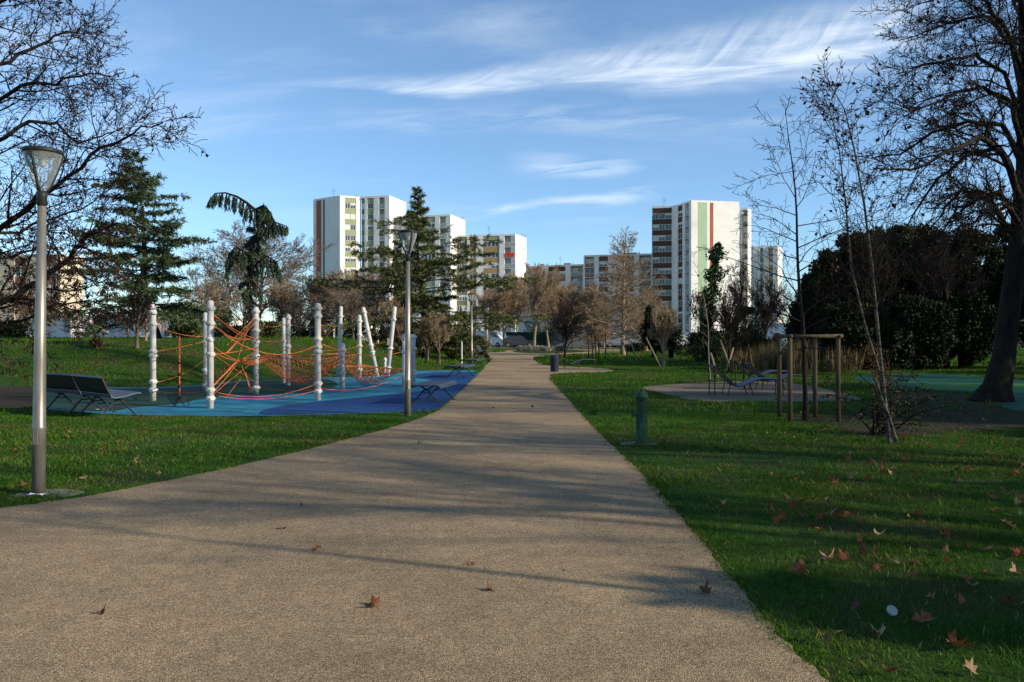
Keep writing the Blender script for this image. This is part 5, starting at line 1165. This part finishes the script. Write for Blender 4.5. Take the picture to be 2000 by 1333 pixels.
MB().prism([(-2.2, -1.5), (2.8, -1.5), (2.8, 1.5), (-2.2, 1.5)], 2.25, 2.4).build('roof', M['darkmetal'], sh)
for x in (-2, .2, 2.6):
    for y in (-1.3, 1.3): MB().tube([(x, y, 0), (x, y, 2.25)], .05, 6).build('post', M['darkmetal'], sh)
MB().box(-2.0, 2.6, 1.25, 1.33, .2, 1.9).build('back_panel', M['cargrey'], sh)
# low planted bank behind the trees: hedge line that closes the view under the crowns
for i, (px, D, yt, hf, lab) in enumerate(((1200, 100, 655, 40, 'low hedge bush behind the white parked car'), (1235, 72, 672, 26, 'low bush at the foot of the tan trees'), (1150, 110, 655, 50, 'dark hedge bush behind the parked cars'), (1395, 66, 650, 60, 'dark bush behind the ivy-clad tree'), (1290, 90, 650, 60, 'dark hedge bush behind the yews'), (960, 108, 640, 35, 'dark bush behind the white van'), (1060, 112, 640, 70, 'dark bush behind the green fence'), (760, 70, 648, 60, 'dark bush at the back of the lawn behind the play frame'), (600, 62, 650, 60, 'dark bush behind the mound end'), (860, 72, 650, 45, 'dark bush behind the lawn under the wide cedar'), (1930, 62, 618, 90, 'dark bush seen left of the plane tree trunk'), (2070, 60, 610, 90, 'dark bush seen right of the plane tree trunk'), (1740, 60, 620, 80, 'dark bush seen under the thicket crowns'), (470, 60, 640, 60, 'dark bush behind the foot of the weeping cedar'), (1560, 56, 640, 50, 'dark bush behind the young staked tree'))):
    shrub(lab, px, D, yt, hf, 170+i, 'evergreen2', group='bushes closing the view', leafn=3000, ls=.2)
# ---------------------------------------------------------------- fallen leaves and litter
def leafmesh(seed, lobed=True):
    R = random.Random(seed); pts = []
    tips = [(-150, .55), (-100, .85), (-45, .95), (0, 1.1), (45, .95), (100, .85), (150, .55)] if lobed else [(-150, .4), (-90, .42), (-40, .7), (0, 1.1), (40, .7), (90, .42), (150, .4)]
    for i, (a, r_) in enumerate(tips):
        r_ *= R.uniform(.85, 1.1); pts.append((a-11, r_*.74)); pts.append((a, r_*.96)); pts.append((a+11, r_*.74))
        if i < 6: pts.append(((a+tips[i+1][0])/2, .50 if lobed else r_*.8))
    curl = R.uniform(.4, 1.6); ax = R.uniform(0, PI); vs = [(0, 0, .0)]
    def fold(x, y): d = x*math.cos(ax)+y*math.sin(ax); e = -x*math.sin(ax)+y*math.cos(ax); return abs(d)**1.6*curl+.15*math.sin(e*3+seed)+.06
    vs = [(0, 0, fold(0, 0))]
    for a, r_ in pts:
        for s_ in (.5, 1.0): x, y = r_*s_*math.sin(rad(a)), r_*s_*math.cos(rad(a)); vs.append((x, y, fold(x, y)))
    fs = []; n = len(pts)
    for i in range(n-1):
        a, b = 1+2*i, 3+2*i; fs.append((0, b, a)); fs.append((a, b, b+1, a+1))
    b0 = len(vs); vs += [(-.02, -.2, .05), (.02, -.2, .05), (.015, -1.05, .12), (-.015, -1.05, .12)]; fs.append((b0, b0+1, b0+2, b0+3))
    me = bpy.data.meshes.new('fallen_leaf'); me.from_pydata([Vector(v)*.064 for v in vs], [], fs); me.update(); return me
LM = [mat('fallen_leaf_rust', (.17, .058, .024), (.26, .10, .045), 20, .7, 4, transl=.15), mat('fallen_leaf_tan', (.24, .15, .085), (.36, .235, .14), 20, .7, 4, transl=.15), mat('fallen_leaf_umber', (.09, .045, .028), (.14, .07, .042), 20, .7, 4, transl=.1), mat('fallen_leaf_red', (.15, .042, .024), (.22, .065, .035), 20, .7, 4, transl=.15)]
LMS = []
for s_ in range(10):
    for k in range(4):
        me = leafmesh(s_, s_ % 3 != 2); me.materials.append(LM[k]); LMS.append((me, k))
CN = ['rust-brown', 'pale tan', 'dark umber', 'deep red']
RL = random.Random(9)
def fallen(p, lab, grp, k=None, sc=1.0, tilt=.25, onlawn=True):
    me, kk = RL.choice([q_ for q_ in LMS if k is None or q_[1] == k])
    o = bpy.data.objects.new('fallen_leaf', me); COL.objects.link(o); o.location = (p.x, p.y, gz(p.x, p.y)+(.035 if onlawn else .013)); o.rotation_euler = (RL.gauss(0, tilt*.7), RL.gauss(0, tilt*.7), RL.uniform(0, 6.28)); o.scale = (sc,)*3
    tag(o, lab.replace('%', CN[kk]), 'leaf', grp)
for px, py, k, sc, lab in ((732, 1190, 0, 1.15, 'largest curled brown leaf on the near path'), (617, 1077, 0, 1.0, 'brown leaf on the path left of the shade line, near its middle'), (920, 1107, 0, 1.0, 'brown leaf on the path just above the long shade line'), (1377, 1163, 2, 1.0, 'folded brown leaf standing up near the right path edge'),
                          (958, 1158, 2, .7, 'small dark leaf on the path below the shade line'), (590, 992, 2, .7, 'small dark leaf on the middle of the path'), (197, 1203, 2, .7, 'small dark leaf on the path near the lower left corner'), (553, 1036, 2, .6, 'tiny dark leaf left of the middle of the path'), (820, 868, 2, .9, 'dark leaf on the path level with the second lamp foot'), (1100, 1119, 2, .35, 'dark crumb of leaf on the path right of centre'),
                          (1040, 797, 2, .9, 'dark leaf on the far path, right one of two'), (962, 799, 2, .9, 'dark leaf on the far path, left one of two'), (1165, 991, 2, .5, 'small dark leaf at the right of the path')):
    fallen(at(px, py), lab, None, k, sc, .12 if k else .2, False)
for px, py, k, sc, lab in ((1567, 1130, 3, 1.3, 'brightest orange-red leaf on the near right lawn'), (1800, 1220, 0, 1.3, 'big brown leaf right of the white lid'), (1860, 1272, 0, 1.4, 'big brown leaf near the lower right corner'), (1718, 1250, 1, .8, 'narrow tan leaf below the white lid'), (1672, 1197, 2, 1.1, 'dark leaf left of the white lid'), (1730, 1325, 3, 1.3, 'red-brown leaf at the bottom frame edge'), (1895, 1322, 1, .8, 'pale tan leaf at the bottom right'), (1715, 1055, 1, 1.1, 'upright pale tan leaf in the middle of the right lawn'),
                          (1545, 990, 0, 1.3, 'rust leaf topmost of the cluster on the right lawn'), (1640, 1020, 3, 1.3, 'dark red leaf right of the cluster'), (1525, 1018, 3, 1.2, 'dark red leaf left in the cluster'), (1973, 1035, 1, 1.4, 'big pale curled leaf at the right frame edge'), (1620, 1103, 1, 1.1, 'pale leaf above the orange-red one'), (138, 858, 0, 1.5, 'rust leaf on the left lawn right of the nearest lamp'), (170, 842, 1, .9, 'small tan leaf on the left lawn above the rust one'), (45, 880, 0, 1.1, 'brown leaf on the left lawn left of the nearest lamp'), (268, 911, 1, 1.0, 'tan leaf on the left lawn near the path'), (163, 940, 1, .9, 'pale leaf between the nearest lamp and path'),
                          (272, 826, 0, 1.0, 'rust leaf on the left lawn near the blue rubber')):
    fallen(at(px, py), lab, None, k, sc, .45)
GL = 'fallen leaves strewn on the lawns'
def fl2(p, sc):
    where = ('left lawn before the blue rubber' if p.y > 12 else 'left lawn beside the nearest lamp') if p.x < 0 else ('near right lawn round the lid' if p.y < 5.6 else 'right lawn beyond the lid' if p.y < 7.6 else 'middle of the right lawn' if p.y < 10.5 else 'right lawn in front of the birch' if p.y < 13 else 'soil round the plane tree')
    side = '' if p.x < 0 else (', toward the path' if p.x/p.y < .36 else ', to the right' if p.x/p.y > .52 else '')
    fallen(p, ('small ' if sc < .65 else 'broad ' if sc > .9 else '')+'% leaf on the '+where+side, GL, None, sc, .5)
for px, py in ((1420, 920), (1700, 912), (1720, 908), (1680, 955), (1550, 1000), (1560, 985), (1568, 1015), (1612, 982), (1618, 990), (1760, 975), (1860, 970), (1870, 940), (1890, 925), (1900, 920), (1940, 910), (1935, 905), (1985, 935), (1915, 955), (1935, 950), (1990, 980), (1930, 990), (1965, 968), (1940, 1005), (1990, 1010), (1810, 1030), (1790, 1015), (1750, 1110), (1785, 1110), (1830, 1095), (1650, 1100), (1930, 1125), (1900, 1155), (1890, 1140), (1820, 1180), (1880, 1190), (1970, 1185), (1990, 1190), (1845, 1175), (1610, 1260), (1440, 905), (1330, 960), (1410, 990), (1310, 995), (1700, 1000), (1850, 930), (1815, 880), (1640, 867), (1625, 875), (1660, 890), (1775, 858), (1960, 860), (1965, 880), (1980, 872), (1900, 848), (1880, 870), (1340, 840), (1350, 858)):
    fl2(at(px, py), RL.uniform(.5, 1.1))
for i in range(185):
    y = 5.5+15*RL.random()**1.3; x = (.68-.36*RL.random()**1.6)*y
    fl2(Vector((x, y, 0)), RL.uniform(.5, 1.1))
for i in range(26):
    y = RL.uniform(8.5, 16); x = -RL.uniform(.12, .66)*y
    if inside(PA, np.array([x]), np.array([y]))[0] or inside(PL, np.array([x]), np.array([y]))[0]: continue
    fl2(Vector((x, y, 0)), RL.uniform(.5, 1.0))
p = at(1742, 1208); ld = thing('cup_lid', 'white round plastic lid tilted in the grass at the lower right', 'lid', (p.x, p.y, .045)); ld.rotation_euler = (rad(48), 0, rad(10))
MB().lathe([(.0, .004), (.022, .004), (.026, .009), (.031, .009), (.033, .0), (.03, -.002), (0, -.0)], 22).build('disc', M['parapet'], ld, True)
for (px, py, lab) in ((66, 972, 'torn white paper scrap on the lamp footing'), (193, 803, 'crumpled white paper scrap under the nearer metal bench')):
    p = at(px, py); mb = MB(); R = random.Random(px); vs = [(R.uniform(-.01, .01)+a*.06, R.uniform(-.01, .01)+b*.035, R.uniform(.004, .02)) for b in (-1, 0, 1) for a in (-1, 0, 1, 1.8)]
    mb.add(vs, [(r_*4+c, r_*4+c+1, r_*4+c+5, r_*4+c+4) for r_ in (0, 1) for c in (0, 1, 2)]); o = mb.build('paper_scrap', M['frame']); o.location = (p.x, p.y, .022); tag(o, lab, 'litter')
